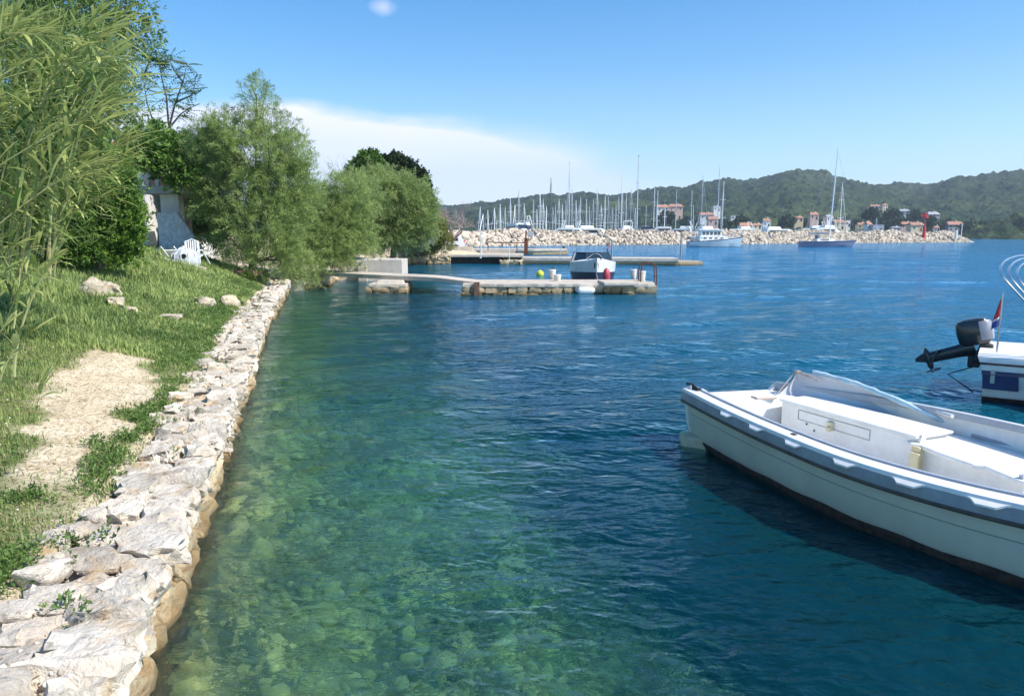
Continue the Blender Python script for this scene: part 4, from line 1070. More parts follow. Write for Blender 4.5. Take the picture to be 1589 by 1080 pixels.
# grass ---------------------------------------------------------------
def build_grass():
    def blades(n, ylo, yhi, dlo, dhi, hgt, wid, seed, powr, name, label, cond, tintbase, lean=.35):
        rg = np.random.default_rng(seed)
        y = ylo + (yhi - ylo) * rg.uniform(0, 1, n) ** powr; d = dlo + (dhi - dlo) * rg.uniform(0, 1, n)
        x = xwall(y) - d * WL
        keep = rg.uniform(0, 1, n) < cond(x, y, d); x, y, d = x[keep], y[keep], d[keep]; n = len(x)
        z = gheight(x, y) - .01
        s = (1 + .35 * rg.normal(size=n)).clip(.4, 2) * (.75 + .45 * vnoise(x * 1.1, y * 1.1, seed, 2))
        h = hgt(y, d) * s; w = wid(y) * (.7 + .6 * rg.uniform(0, 1, n))
        a = rg.uniform(0, 6.283, n); ln = h * (lean + .3 * rg.normal(size=n)); b_ = a + 1.57 + .6 * rg.normal(size=n)
        sx, sy = np.cos(a) * w / 2, np.sin(a) * w / 2; lx, ly = np.cos(b_) * ln, np.sin(b_) * ln
        P = np.stack([x, y, z], -1)
        v0 = P + np.stack([-sx, -sy, 0 * x], -1); v1 = P + np.stack([sx, sy, 0 * x], -1)
        m0 = P + np.stack([-sx * .8 + lx * .4, -sy * .8 + ly * .4, h * .6], -1); m1 = P + np.stack([sx * .8 + lx * .4, sy * .8 + ly * .4, h * .6], -1)
        tp = P + np.stack([lx, ly, h], -1)
        V = np.stack([v0, v1, m1, tp, m0], 1).reshape(-1, 3)
        b0 = np.arange(n)[:, None] * 5
        F = np.concatenate([b0 + [0, 1, 2], b0 + [0, 2, 4], b0 + [4, 2, 3]])
        T = np.clip(tintbase(x, y) + .22 * rg.normal(size=n), 0, 1)
        me = np_mesh(name, V, F, M_GRASS, False, np.repeat(T, 5)); tag(link_mesh(name, me), label, 'grass', kind='stuff')
        return n
    patch = lambda x, y: sstep(-.35, .15, vnoise(x * 1.4, y * 1.4, 91, 3) + .25)
    bare = lambda x, y, d: (1 - pathmask(x, y))  * sstep(.52, .86, d + .18 * vnoise(x * 2.5, y * 2.5, 14, 2))
    M_GRASS = leafmat('grass blade', (.075, .15, .04), (.42, .50, .17), .35, .6)
    tb_ = lambda x, y: .50 + .55 * vnoise(x * .9, y * .9, 95, 3) + .25 * sstep(12, 20, y)
    n = blades(125000, .8, 14, .6, 7, lambda y, d: .075 + .05 * sstep(2.5, 4, d), lambda y: .0045 + .0008 * y, 201, 1.25, 'grass', 'short green grass and weeds on the bank beside the wall', lambda x, y, d: bare(x, y, d) * (.25 + .75 * patch(x, y)), tb_)
    n += blades(108000, 11.5, 33.5, .8, 9.5, lambda y, d: .10 + .16 * sstep(1.6, 4.5, d), lambda y: .0065 + .0012 * y, 202, 1.1, 'tall_grass', 'taller bright green grass on the rising bank', lambda x, y, d: sstep(.62, 1.0, d + .2 * vnoise(x * 2, y * 2, 14, 2)) * (.4 + .6 * patch(x, y)) * (1 - .8 * sstep(.25, .5, vnoise(x * .9, y * 1.6, 23, 3)) * sstep(3.2, 1.6, d)), tb_, .3)
    # low leafy weeds along the wall
    rg = np.random.default_rng(205); k = 2600
    y = .8 + 28 * rg.uniform(0, 1, k) ** 1.5; d = .72 + .75 * np.abs(rg.normal(size=k)) * .6; x = xwall(y) - d * WL
    kp = (vnoise(x * 1.2, y * 1.2, 97, 2) > -.15) & (pathmask(x, y) < .4); x, y = x[kp], y[kp]
    yy = .8 + 26 * rg.uniform(0, 1, 60) ** 1.5; dd = rg.uniform(.25, .75, 60); x = np.concatenate([x, xwall(yy) - dd * WL]); y = np.concatenate([y, yy])
    zz = gheight(x, y); zz[-60:] = .52
    lob = np.stack([x, y, zz + .02, np.full(len(x), .06), np.full(len(x), .06), np.full(len(x), .035)], -1)
    V, F, T = foliage(lob, 9000, 7, .06, .02, .035, .016, rg, up=.6, shell=.3)
    me = np_mesh('weeds', V, F, leafmat('weed leaf', (.05, .11, .02), (.22, .33, .09)), False, T); tag(link_mesh('weeds', me), 'low leafy green weeds creeping along the inner side of the wall', 'weeds', kind='stuff')
    M_DRY = leafmat('dry straw', (.30, .22, .10), (.66, .54, .30), .2, .8)
    def litter():
        rg = np.random.default_rng(207); n = 16000; y = 1 + 12.5 * rg.uniform(0, 1, n) ** 1.3; d = rg.uniform(.7, 3.6, n); x = xwall(y) - d * WL
        a = rg.uniform(0, 6.28, n); l = rg.uniform(.02, .085, n); w = rg.uniform(.002, .006, n); P = np.stack([x, y, gheight(x, y) + .004 + rg.uniform(0, .012, n)], -1)
        D = np.stack([np.cos(a), np.sin(a), rg.uniform(-.05, .35, n)], -1) * l[:, None]; S_ = np.stack([-np.sin(a), np.cos(a), 0 * a], -1) * w[:, None]
        V = np.stack([P - S_, P + S_, P + D + S_ * .4, P + D - S_ * .4], 1).reshape(-1, 3); T = np.repeat(rg.uniform(0, 1, n), 4)
        me = np_mesh('straw', V, np.arange(len(V)).reshape(-1, 4), M_DRY, False, T); tag(link_mesh('straw', me), 'dry straw and litter strewn over the bare path', 'straw', kind='stuff')
        n = 2200; y = 1 + 12 * rg.uniform(0, 1, n) ** 1.4; d = rg.uniform(.7, 3.4, n); x = xwall(y) - d * WL; P = np.stack([x, y, gheight(x, y)], -1)
        V, F, T = rock_cloud(P, .004 + .016 * rg.uniform(0, 1, n) ** 3, 1, .25, rg); me = np_mesh('path_pebbles', V, F, MC['pale gravel'], False, T); tag(link_mesh('path_pebbles', me), 'small pebbles on the bare path', 'pebbles', kind='stuff')
    litter()
    return n
print('blades', build_grass())
# pink ice plant flowers at the wall end
def flowers():
    rg = np.random.default_rng(12); c = Vector((-10.9, 30.2, .98))
    root = thing('flower_patch', 'low patch of magenta ice plant flowers at the end of the wall', 'flowers', tuple(c))
    lob = [(x, y, .0 + .05 * x, .35, .35, .13) for x, y in ((-.8, -.3), (-.3, 0), (.2, -.2), (.6, .1), (0, .5), (-1.2, .2), (.45, -.6))]
    V, F, T = foliage(lob, 700, 10, .12, .04, .09, .03, rg, up=.8); tag(link_mesh('leaves', np_mesh('leaves', V, F, leafmat('succulent leaf', (.06, .12, .03), (.25, .34, .08)), False, T), root), kind='stuff')
    V, F, T = foliage([(q[0], q[1], q[2] + .08, .38, .38, .12) for q in lob], 75, 12, .03, .02, .07, .04, rg, up=1.5)
    tag(link_mesh('petals', np_mesh('petals', V, F, leafmat('magenta petal', (.50, .05, .22), (.80, .22, .45), .2), False, T), root), kind='stuff')
flowers()
# ------------------------------------------------------------------ foreground boats
M_GEL = mat('aged white gelcoat', (.80, .80, .77), .32, c2=(.72, .72, .68), sc=2.5, dirt=(.56, .54, .46), dsc=3.5, damt=.5, coat=.25)
M_GELI = mat('clean white gelcoat', (.86, .85, .82), .45, c2=(.78, .77, .73), sc=4, dirt=(.6, .57, .5), dsc=6., damt=.4)
M_HULLO = mat('chalky olive white hull', (.56, .57, .49), .4, c2=(.49, .50, .43), sc=1.6, dirt=(.44, .45, .36), dsc=2.6, damt=.5, coat=.2)
M_RUBG = mat('grey rub strake', (.30, .34, .38), .55, c2=(.24, .27, .30), sc=5, dirt=(.18, .19, .2), dsc=6)
M_BAND = mat('brown rubber band', (.055, .045, .04), .6, c2=(.10, .085, .07), sc=8)
M_ANTI = mat('weedy antifouling', (.035, .022, .02), .9, c2=(.10, .06, .045), sc=12, bump=1, bsc=20)
M_ALU = mat('grey vinyl rail', (.44, .46, .50), .4, c2=(.36, .38, .42), sc=6)
M_SHEET = mat('grey plastic cover', (.62, .64, .66), .45, c2=(.55, .55, .58), sc=1.5, dirt=(.42, .40, .38), dsc=3., damt=.4)
M_FILM = mat('pale blue clear vinyl', (.42, .62, .70), .25, c2=(.62, .76, .80), sc=7, dirt=(.25, .3, .32), dsc=9, damt=.5)
M_CREAM = mat('cream weathered wood', (.66, .54, .30), .7, c2=(.78, .70, .46), sc=6)
def V3(p): return Vector(p)
def catmull(P, n):
    P = [Vector(p) for p in P]; out = []
    for i in range(len(P) - 1):
        p0 = P[max(i - 1, 0)]; p1 = P[i]; p2 = P[i + 1]; p3 = P[min(i + 2, len(P) - 1)]
        for k in range(n):
            t = k / n; out.append(.5 * ((2 * p1) + (-p0 + p2) * t + (2 * p0 - 5 * p1 + 4 * p2 - p3) * t * t + (-p0 + 3 * p1 - 3 * p2 + p3) * t ** 3))
    out.append(P[-1]); return out
def white_boat():
    B0 = Vector((3.2, 8.4, 0)); root = thing('open_boat', 'large open white boat with grey rub strake, cut off by the right edge', 'boat', tuple(B0))
    NE = catmull([(2.20, 9.24, .655), (2.40, 8.25, .645), (2.64, 7.25, .645), (2.96, 6.25, .65), (3.42, 5.42, .665), (3.95, 4.80, .69), (4.60, 4.35, .72), (5.35, 4.0, .76)], 6)
    FA = catmull([(3.50, 9.52, .66), (3.98, 8.95, .68), (4.42, 8.25, .71), (4.80, 7.40, .74), (5.08, 6.50, .77), (5.26, 5.60, .79), (5.36, 4.80, .80), (5.40, 4.02, .77)], 6)
    n = len(NE); O = tuple(B0); Z = Vector((0, 0, 1))
    def side(i): return (NE[i] - FA[i]).normalized()          # from far side to near side
    def ctr(i): return (NE[i] + FA[i]) / 2
    # hull shell: near gunwale down to keel and up to the far gunwale
    def section(i, skin=0.0):
        N, Fp = NE[i], FA[i]; c = ctr(i); hb = (N - Fp).length / 2; s = side(i); u = i / (n - 1)
        def P(t, z): q = c + s * hb * t; return Vector((q.x, q.y, z))
        zN, zF = N.z, Fp.z; ch = .84 - .25 * max(0, u - .6)
        return [P(1, zN), P(.995, zN - .10), P(.975, zN * .62), P(.94, .22), P(ch + .03, .06), P(ch - .04, -.06), P(.5, -.20), P(0, -.30), P(-.5, -.20), P(-ch + .04, -.06), P(-ch - .03, .06), P(-.94, .22), P(-.975, zF * .62), P(-.995, zF - .1), P(-1, zF)]
    secs = [section(i) for i in range(n)]
    mb = MB(); mb.loft(secs); b = mb.obj('hull', M_HULLO, root, off=O)
    # transom plate with a lowered middle
    s0 = secs[0]; mb = MB(); c0 = ctr(0)
    low = [s0[0], s0[0].lerp(s0[14], .18) , s0[0].lerp(s0[14], .26) - Z * .07, s0[0].lerp(s0[14], .86) - Z * .07, s0[0].lerp(s0[14], .92), s0[14]]
    poly = low + s0[13:0:-1]
    ax = (NE[1] - NE[0]).normalized(); th = ax * .07
    k = len(poly); mb.add([p for p in poly] + [p + th for p in poly], [tuple(range(k)), tuple(range(2 * k - 1, k - 1, -1))] + [((j + 1) % k, j, k + j, k + (j + 1) % k) for j in range(k)])
    mb.obj('transom', M_GEL, root, off=O)
    # dark weedy band at the waterline
    mb = MB(); sec2 = []
    for i in range(n):
        s = side(i); u = i / (n - 1); q = secs[i]
        zt = .035 + .075 * sstep(.02, .5, u) + .01 * math.sin(i * 1.3)
        a = q[3].lerp(q[4], min(1, (.22 - zt) / .16)) + s * .006; b_ = q[4] + s * .006 - Z * .02; c = q[5] + s * .004 - Z * .006; d = q[6] - Z * .006
        sec2.append([a, b_, c, d])
    mb.loft(sec2); mb.obj('waterline_band', M_ANTI, root, off=O)
    # moulded strake lines along the near side
    for fr, r in ((.50, .006),):
        pts = [secs[i][1].lerp(secs[i][3], fr) + side(i) * .002 - Z * .01 for i in range(1, n)]
        mb = MB(); mb.tube(pts, r, 6); mb.obj('hull_strake', mat('shadow groove', (.30, .31, .26), .6), root, off=O)
    # grey rub strake with scalloped upper edge: near and far side
    for sg, E in ((1, NE), (-1, FA)):
        outer = []; 
        for i in range(n):
            s = side(i) * sg; outer.append((E[i], s))
        fine = []
        for i in range(n - 1):
            for k in range(4): t = k / 4; fine.append((E[i].lerp(E[i + 1], t), outer[i][1].lerp(outer[i + 1][1], t).normalized()))
        fine.append(outer[-1]); secg = []; length = 0; prev = fine[0][0]
        for j, (p, s) in enumerate(fine):
            length += (p - prev).length; prev = p
            secg.append([p + s * .004 - Z * .004, p + s * .040 - Z * .010, p + s * .052 - Z * .045, p + s * .048 - Z * .118, p + s * .000 - Z * .128])
        mb = MB(); mb.loft(secg); mb.obj('rub_strake', M_RUBG, root, off=O)
        mb = MB(); mb.tube([p + s * .036 - Z * .135 for p, s in fine], .023, 8); mb.obj('rubber_band', M_BAND, root, off=O)
        # white flange with hanging tabs
        mb = MB(); sf = []
        L_ = 0; prev = fine[0][0]
        for j, (p, s) in enumerate(fine):
            L_ += (p - prev).length; prev = p
            sf.append([p - s * .085 + Z * .012, p - s * .080 + Z * .030, p + s * .034 + Z * .018, p + s * .046 - Z * .004, p + s * .046 - Z * .016])
        mb.loft(sf); mb.obj('gunwale', M_GELI, root, off=O)
        if sg == 1:
            tot = 0; prev = fine[0][0]; nxt = 1.15
            for j, (p, s) in enumerate(fine[:-1]):
                tot += (p - prev).length; prev = p
                if tot > nxt:
                    nxt += .62; t = (fine[j + 1][0] - p).normalized(); mb = MB()
                    pr = [(-.17, -.004), (-.12, .012), (-.07, .050), (.07, .050), (.12, .012), (.17, -.004)]
                    f1 = [p + t * a + s * (.040 + b_) - Z * (.001 + b_ * .55) for a, b_ in pr]; bk = [q - Z * .016 for q in f1]
                    m_ = len(pr); mb.add(f1 + bk, [tuple(range(m_)), tuple(range(2 * m_ - 1, m_ - 1, -1))] + [((k + 1) % m_, k, m_ + k, m_ + (k + 1) % m_) for k in range(m_)])
                    mb.obj('scupper_tab', M_GELI, root, off=O)
        # inner vinyl rail
        mb = MB(); mb.loft([[p - s * .085 + Z * .03, p - s * .092 + Z * .046, p - s * .125 + Z * .046, p - s * .132 + Z * .02, p - s * .132 - Z * .02] for p, s in fine[3:]]); mb.obj('inner_rail', M_ALU, root, off=O)
    # inner liner and sole
    mb = MB(); sl = []
    for i in range(n):
        c = ctr(i); s = side(i); hb = (NE[i] - FA[i]).length / 2; 
        w = max(.02, hb - .10)
        N = NE[i] - side(i) * .10; Fp = FA[i] + side(i) * .10
        sl.append([N - Z * .0, c + s * (w - .03) + Z * (.30 - c.z), c + s * (w - .10) + Z * (.20 - c.z), c - s * (w - .10) + Z * (.20 - c.z), c - s * (w - .03) + Z * (.30 - c.z), Fp])
    mb.loft(sl[1:]); mb.obj('inner_liner', M_GELI, root, off=O)
    # stern deck with a small well lid
    st = lambda i, t, z: Vector((*(NE[i].lerp(FA[i], t)).xy, z))
    mb = MB(); mb.loft([[st(i, .08, .60), st(i, .92, .60)] for i in range(0, 5)]); mb.loft([[st(4, .08, .60), st(4, .92, .60)], [st(4, .08, .21), st(4, .92, .21)]]); mb.obj('stern_deck', M_GELI, root, off=O)
    mb = MB(); c = (2.98, 9.02, .60); mb.box((3.12, 8.98, .607), (.26, .16, .012), rz=.15); o = mb.obj('well_frame', mat('tan trim', (.50, .36, .26), .7), root, off=O)
    mb = MB(); mb.box((3.12, 8.98, .612), (.22, .12, .012), rz=.15); mb.obj('well_lid', M_GELI, o, off=(0, 0, 0)); o.children[0].location = tuple(-B0)
    # cleat at the quarter
    mb = MB(); mb.tube([(2.31, 9.02, .70), (2.27, 9.16, .735), (2.22, 9.24, .73)], .014, 6); mb.tube([(2.27, 9.12, .66), (2.27, 9.14, .73)], .012, 6); mb.box((2.31, 9.08, .69), (.06, .14, .03), rz=.3); mb.obj('cleat', M_BLACK, root, off=O)
    mb = MB(); mb.box((2.28, 9.2, .70), (.05, .05, .03)); mb.obj('fairlead', M_PLASTIC, root, off=O)
    # swim bracket at the waterline
    mb = MB(); mb.prism([(2.16, 9.30), (2.14, 9.02), (2.42, 8.86), (2.56, 9.35)], -.20, .10); mb.obj('transom_step', mat('stained step', (.62, .58, .42), .6, c2=(.5, .44, .28), sc=5), root, off=O, bevel=.03)
    # long locker box
    def boxpoly(name, top, z0, z1, m, lip=0., parent=root, bevel=.015):
        mb = MB(); mb.prism([(p[0], p[1]) for p in top], z0, z1); return mb.obj(name, m, parent, off=O if parent is root else (0, 0, 0), bevel=bevel)
    A = Vector((3.30, 8.86, 0)); Bp = Vector((4.02, 7.20, 0)); ax = (Bp - A).normalized(); rt = Vector((-ax.y, ax.x, 0))
    lk = boxpoly('locker', [A + ax * 0, A + ax * 1.81, A + ax * 1.81 + rt * .50, A + rt * .50], .20, .585, M_GELI)
    mb = MB(); mb.prism([tuple((A + ax * a + rt * b_).xy) for a, b_ in ((-.02, -.025), (1.86, -.025), (1.86, .52), (-.02, .52))], .588, .618); mb.obj('locker_lid', M_GELI, root, off=O, bevel=.01)
    fr = MB(); zz = .0
    for (a0, a1, z0, z1) in ((.28, 1.30, .535, .545), (.28, 1.30, .425, .43), (.28, .285, .43, .54), (1.295, 1.30, .43, .54)):
        c = A + ax * (a0 + a1) / 2 - rt * .004; fr.box((c.x, c.y, (z0 + z1) / 2), (max(a1 - a0, .006), .012, max(z1 - z0, .005)), rz=math.atan2(ax.y, ax.x))
    fr.obj('hatch_seam', mat('pale groove', (.50, .48, .44), .7), root, off=O)
    c = A + ax * .78 - rt * .02; mb = MB(); mb.box((c.x, c.y, .47), (.07, .05, .09), rz=math.atan2(ax.y, ax.x)); mb.lathe((c.x - .02, c.y - .02, .44), [(.03, -.03), (.035, 0), (.02, .03)], 10); mb.obj('latch', M_CREAM, root, off=O, bevel=.01)
    for q in (.42, .54):
        c = A + ax * q - rt * .006; mb = MB(); mb.lathe((c.x, c.y, .40 - .05 * (q > .5)), [(.010, -.004), (.012, .004)], 8, 'Y'); mb.obj('screw', M_BLACK, root, off=O)
    # folded corner frame and cream prop at the end of the locker
    c = A + ax * 1.86; mb = MB()
    mb.box((c.x + .02, c.y + .0, .48), (.05, .03, .30), rz=.2, ry=.25); mb.obj('frame_strut', M_GELI, root, off=O)
    mb = MB(); mb.box((4.02, 7.10, .40), (.09, .09, .26), rz=.5); mb.box((3.96, 7.04, .36), (.03, .10, .24), rz=.4); mb.obj('prop_block', M_CREAM, root, off=O, bevel=.008)
    # console seat with overhanging lid and notched corner
    top = [(4.02, 7.44), (4.18, 7.62), (4.52, 7.62), (4.62, 7.46), (4.98, 6.72), (5.05, 6.2), (4.46, 5.60), (4.28, 6.02), (4.24, 6.42), (4.16, 6.46), (4.05, 6.88), (4.03, 7.08), (3.96, 7.14)]
    body = [(4.08, 7.38), (4.20, 7.52), (4.55, 7.48), (4.95, 6.6), (4.98, 6.2), (4.50, 5.75), (4.34, 6.05), (4.30, 6.44), (4.12, 6.94), (4.04, 7.14)]
    boxpoly('console', body, .20, .50, M_GELI); boxpoly('console_lid', top, .505, .55, M_GELI, bevel=.012)
    mb = MB(); mb.tube([(4.70, 7.35, .575), (5.0, 6.6, .575), (5.05, 6.2, .575)], .02, 6); mb.obj('lid_rail', M_ALU, root, off=O)
    for p in ((4.34, 6.06, .57), (4.10, 7.10, .49)):
        mb = MB(); mb.box(p, (.05, .035, .03), rz=.5); mb.obj('hinge', M_ALU, root, off=O)
    # winch / small fittings at the right
    for p, h in (((4.12, 5.70, .50), .22), ((4.20, 5.52, .50), .20), ((4.5, 5.5, .48), .3)):
        mb = MB(); mb.box((p[0], p[1], p[2] - .05), (.10, .05, h), rz=.6, taper=.7); mb.obj('mould_fin', M_GELI, root, off=O, bevel=.01)
    # leaning grey cover sheet, sides curling
    bot = catmull([aty(1203, 616, 9.14), aty(1240, 614, 9.10), aty(1330, 637, 8.5), aty(1420, 662, 7.95), aty(1500, 684, 7.5), aty(1590, 712, 7.0)], 6)
    tp = catmull([aty(1236, 577, 9.2), aty(1246, 577, 9.18), aty(1322, 595, 8.65), aty(1400, 622, 8.1), aty(1490, 660, 7.6), aty(1590, 700, 7.1)], 6)
    secs2 = []
    for b_, t in zip(bot, tp):
        out = Vector((.9, .43, 0)) * .05
        secs2.append([b_, b_.lerp(t, .33) + out, b_.lerp(t, .7) + out * 1.1, t, t + Vector((.03, .02, -.012)), b_.lerp(t, .7) + out * 1.5, b_ + out * .3])
    mb = MB(); mb.loft(secs2, close=True, caps=True); mb.obj('cover_sheet', M_SHEET, root, off=O)
    # rolled clear vinyl strip on its upper edge
    rr_ = random.Random(3); pt = catmull([aty(1262, 581, 9.14), aty(1330, 600, 8.6), aty(1400, 629, 8.05), aty(1490, 668, 7.55), aty(1600, 708, 7.05)], 8)
    mb = MB(); mb.tube([p + Vector((rr_.uniform(-.006, .006), 0, .028 + rr_.uniform(-.006, .006))) for p in pt], [.026 + .012 * abs(math.sin(i * .7)) for i in range(len(pt))], 8); mb.obj('vinyl_roll', M_FILM, root, off=O)
    mb = MB(); mb.tube([p + Vector((.05, .03, .012 + rr_.uniform(-.004, .004))) for p in pt[:22]], .020, 6); mb.obj('vinyl_fold', M_FILM, root, off=O)
    mb = MB(); q = tp[0]; mb.tube([bot[0] + Vector((-.01, 0, 0)), q + Vector((-.02, 0, 0))], .012, 6); mb.tube([q, q + Vector((.10, -.12, -.03)), q + Vector((.2, -.25, -.075))], .016, 6); mb.box(tuple(q + Vector((.01, -.01, 0))), (.06, .05, .04), rz=.4); mb.obj('hinge_frame', mat('tarnished frame', (.34, .28, .24), .5, metal=.5, c2=(.6, .58, .55), sc=12), root, off=O)
    # white fender board on the far gunwale
    a, b_ = aty(1418, 628, 8.1), aty(1478, 646, 7.5)
    mb = MB(); mb.tube([a, V3(a).lerp(V3(b_), .5) + Vector((0, 0, .004)), b_], .022, 6); mb.obj('far_rail_trim', M_GELI, root, off=O)
    mb = MB(); mb.box((2.752, 7.02, .678), (.035, .065, .006), rz=.25); mb.obj('maker_plate', mat('dark plate', (.08, .05, .05), .5), root, off=O)
white_boat()

def right_boat():
    B0 = Vector((7.92, 12.2, 0)); h = R(-34); root = thing('motorboat', 'white and navy motorboat at the right edge with its black outboard tilted up', 'boat', tuple(B0), h)
    # local: x forward, y left(far), stern at x=0
    n = 12; secs = []; L_ = 5.4
    def beam(u): return 1.0 * (1 - max(0, u - .45) ** 2 * 2.6)
    def S(i):
        u = i / (n - 1); x = u * L_; b = max(.03, beam(u)); zt = .72 + .22 * u * u; z0 = .05 + .25 * max(0, u - .5)
        return [(x - .10, -b, zt), (x - .06, -b - .03, zt - .10), (x - .03, -b - .015, zt - .22), (x, -b * .97, .28 + .1 * u), (x, -b * .94, .12 + z0 * .5), (x, -b * .86, -.06 + z0), (x, 0, -.3 + z0), (x, b * .86, -.06 + z0), (x, b * .94, .12 + z0 * .5), (x, b * .97, .28 + .1 * u), (x - .03, b + .015, zt - .22), (x - .06, b + .03, zt - .1), (x - .10, b, zt)]
    secs = [S(i) for i in range(n)]
    mb = MB(); mb.loft(secs, caps=True); mb.obj('hull', M_GEL, root)
    M_NAVY = mat('navy hull band', (.012, .02, .085), .3, c2=(.02, .03, .11), sc=3, coat=.4)
    mb = MB(); mb.loft([[(s[2][0], s[2][1] - .012, s[2][2] + .01), (s[2][0], s[2][1] - .016, s[2][2] - .05)] for s in secs]); mb.loft([[(x, -1.03, .50), (x + .02, -1.018, .22)] for x in (-.02, .2, .45)]); mb.obj('hull_band', M_NAVY, root)
    mb = MB(); mb.tube([(s[1][0], s[1][1] - .01, s[1][2]) for s in secs], .018, 6); mb.obj('rub_rail', M_BLACK, root)
    mb = MB(); mb.loft([[(s[4][0], s[4][1] - .006, s[4][2] - .06), (s[5][0], s[5][1] - .004, s[5][2]), (s[6][0], s[6][1], s[6][2] - .004)] for s in secs]); mb.obj('waterline_band', M_ANTI, root)
    mb = MB(); mb.loft([[(s[0][0], s[0][1], s[0][2]), (s[0][0], s[0][1] + .16, s[0][2] + .03), (s[0][0], s[12][1] - .16, s[0][2] + .03), (s[12][0], s[12][1], s[12][2])] for s in secs[:3]] ); mb.loft([[(s[0][0], s[0][1], s[0][2]), (s[0][0], s[0][1] + .2, s[0][2] + .03)] for s in secs[2:]]); mb.obj('side_deck', M_GELI, root)
    mb = MB(); mb.box((1.3, 0, .80), (.9, 1.2, .12)); mb.box((1.6, 0, .98), (.25, 1.2, .3)); mb.obj('rear_seat', M_BLACK, root, bevel=.05)
    mb = MB(); mb.box((2.9, 0, 1.0), (.7, 1.3, .5), taper=.7); mb.obj('console', M_GELI, root, bevel=.04)
    # side fender
    mb = MB(); mb.lathe((1.05, -1.14, .36), [(.02, -.48), (.09, -.42), (.13, -.32), (.13, .32), (.09, .42), (.02, .48)], 14, 'X'); mb.obj('side_fender', M_PLASTIC, root)
    mb = MB(); mb.box((.12, -1.0, .42), (.06, .06, .2)); mb.obj('fitting', M_STEEL, root)
    # bimini arcs
    Wi = (Matrix.Translation(B0) @ Matrix.Rotation(h, 4, 'Z')).inverted()
    for k in range(3):
        pts = catmull([tuple(Wi @ Vector(aty(px + k * 13, py + k * 3, Y + .02 * k))) for px, py, Y in ((1665, 545, 10.9), (1620, 500, 11.05), (1585, 462, 11.2), (1560, 434, 11.35), (1552, 418, 11.6), (1562, 403, 12.1), (1592, 397, 12.7), (1630, 410, 13.1), (1660, 470, 13.2))], 4)
        mb = MB(); mb.tube(pts, .017, 6); mb.obj('bimini_hoop', M_STEEL, root)
    # boarding ladder hose
    mb = MB(); mb.tube([(-.05, -.7, .55), (-.5, -.7, .35), (-.12, -.85, .12)], .014, 5); mb.obj('fuel_hose', M_BLACK, root)
    # outboard, a thing clamped on the transom: tilted up
    W0 = Matrix.Translation(B0) @ Matrix.Rotation(h, 4, 'Z')
    p = W0 @ Vector((-.16, .0, .80))
    om = thing('outboard_motor', 'black outboard motor tilted up with its propeller leg clear of the water', 'outboard motor', tuple(p), h)
    M_COWL = mat('black cowl', (.015, .015, .018), .28, c2=(.03, .03, .035), sc=5, coat=.5)
    def rot(pts, a): return [Vector((q[0] * math.cos(a) - q[2] * math.sin(a), q[1], q[0] * math.sin(a) + q[2] * math.cos(a))) for q in pts]
    # cowl : lofted rounded box
    sc = []
    for z, r_ in ((-.02, .72), (.05, .95), (.22, 1.0), (.38, .95), (.45, .8), (.48, .45)):
        sc.append([(.30 * r_ * (abs(math.cos(a)) ** .6) * (1 if math.cos(a) > 0 else -1) - .02 * z, .19 * r_ * (abs(math.sin(a)) ** .6) * (1 if math.sin(a) > 0 else -1), z) for a in np.linspace(0, 2 * math.pi, 20, endpoint=False)])
    tilt = R(14)
    sc = [rot(q, tilt) for q in sc]
    mb = MB(); mb.loft(sc, close=True, caps=True); cowl = mb.obj('cowl', M_COWL, om)
    mb = MB(); sp = []
    for z, r_ in ((.05, .96), (.22, 1.01), (.36, .96), (.43, .84)): sp.append([(.302 * r_, y * r_, z) for y in (-.15, -.05, .05, .15)][::-1])
    sp2 = []
    for z, r_ in ((.06, .97), (.22, 1.02), (.36, .97), (.42, .87)): sp2.append([(.10, -.196 * r_, z), (.20, -.19 * r_, z), (.29 * r_, -.14 * r_, z), (.312 * r_, -.05, z), (.312 * r_, .06, z)])
    sp2 = [rot(q, tilt) for q in sp2]
    mb = MB(); mb.loft(sp2); mb.obj('cowl_highlight', mat('painted cowl highlight', (.34, .34, .38), .3, c2=(.26, .26, .30), sc=5, coat=.4), om)  # sun highlight painted on as a silver grey patch round the cowl side
    # clamp bracket, leg, gearcase, skeg, propeller
    mb = MB(); mb.box((.12, 0, -.18), (.22, .30, .40), ry=.3); mb.box((.20, 0, -.42), (.10, .26, .30)); mb.box((-.02, 0, -.34), (.2, .2, .24)); mb.obj('bracket', M_BLACK, om, bevel=.03)
    la = Vector((-.02, 0, -.08)); lb = Vector((-.78, 0, -.36)); dr = (lb - la).normalized(); up = Vector((0, 1, 0)).cross(dr)
    sl = []
    for t, w_, d_ in ((0, .12, .16), (.35, .075, .12), (.7, .06, .11), (1., .055, .10)):
        c = la.lerp(lb, t); sl.append([c + Vector((0, 1, 0)) * w_ * math.cos(a) + up * d_ * math.sin(a) for a in np.linspace(0, 2 * math.pi, 12, endpoint=False)])
    mb = MB(); mb.loft(sl, close=True, caps=True); mb.obj('leg', M_COWL, om)
    c = la.lerp(lb, .86); mb = MB(); mb.box(tuple(c), (.03, .26, .34), ry=-math.atan2(dr.z, -dr.x)); mb.obj('cavitation_plate', M_COWL, om, bevel=.01)
    g0 = lb + up * .26 - dr * .02; g1 = lb - up * .20; mb = MB()
    mb.tube([lb + up * .20, lb + up * .12, lb, lb - up * .16, lb - up * .22], [.02, .06, .07, .055, .03], 10); mb.obj('gearcase', M_COWL, om)
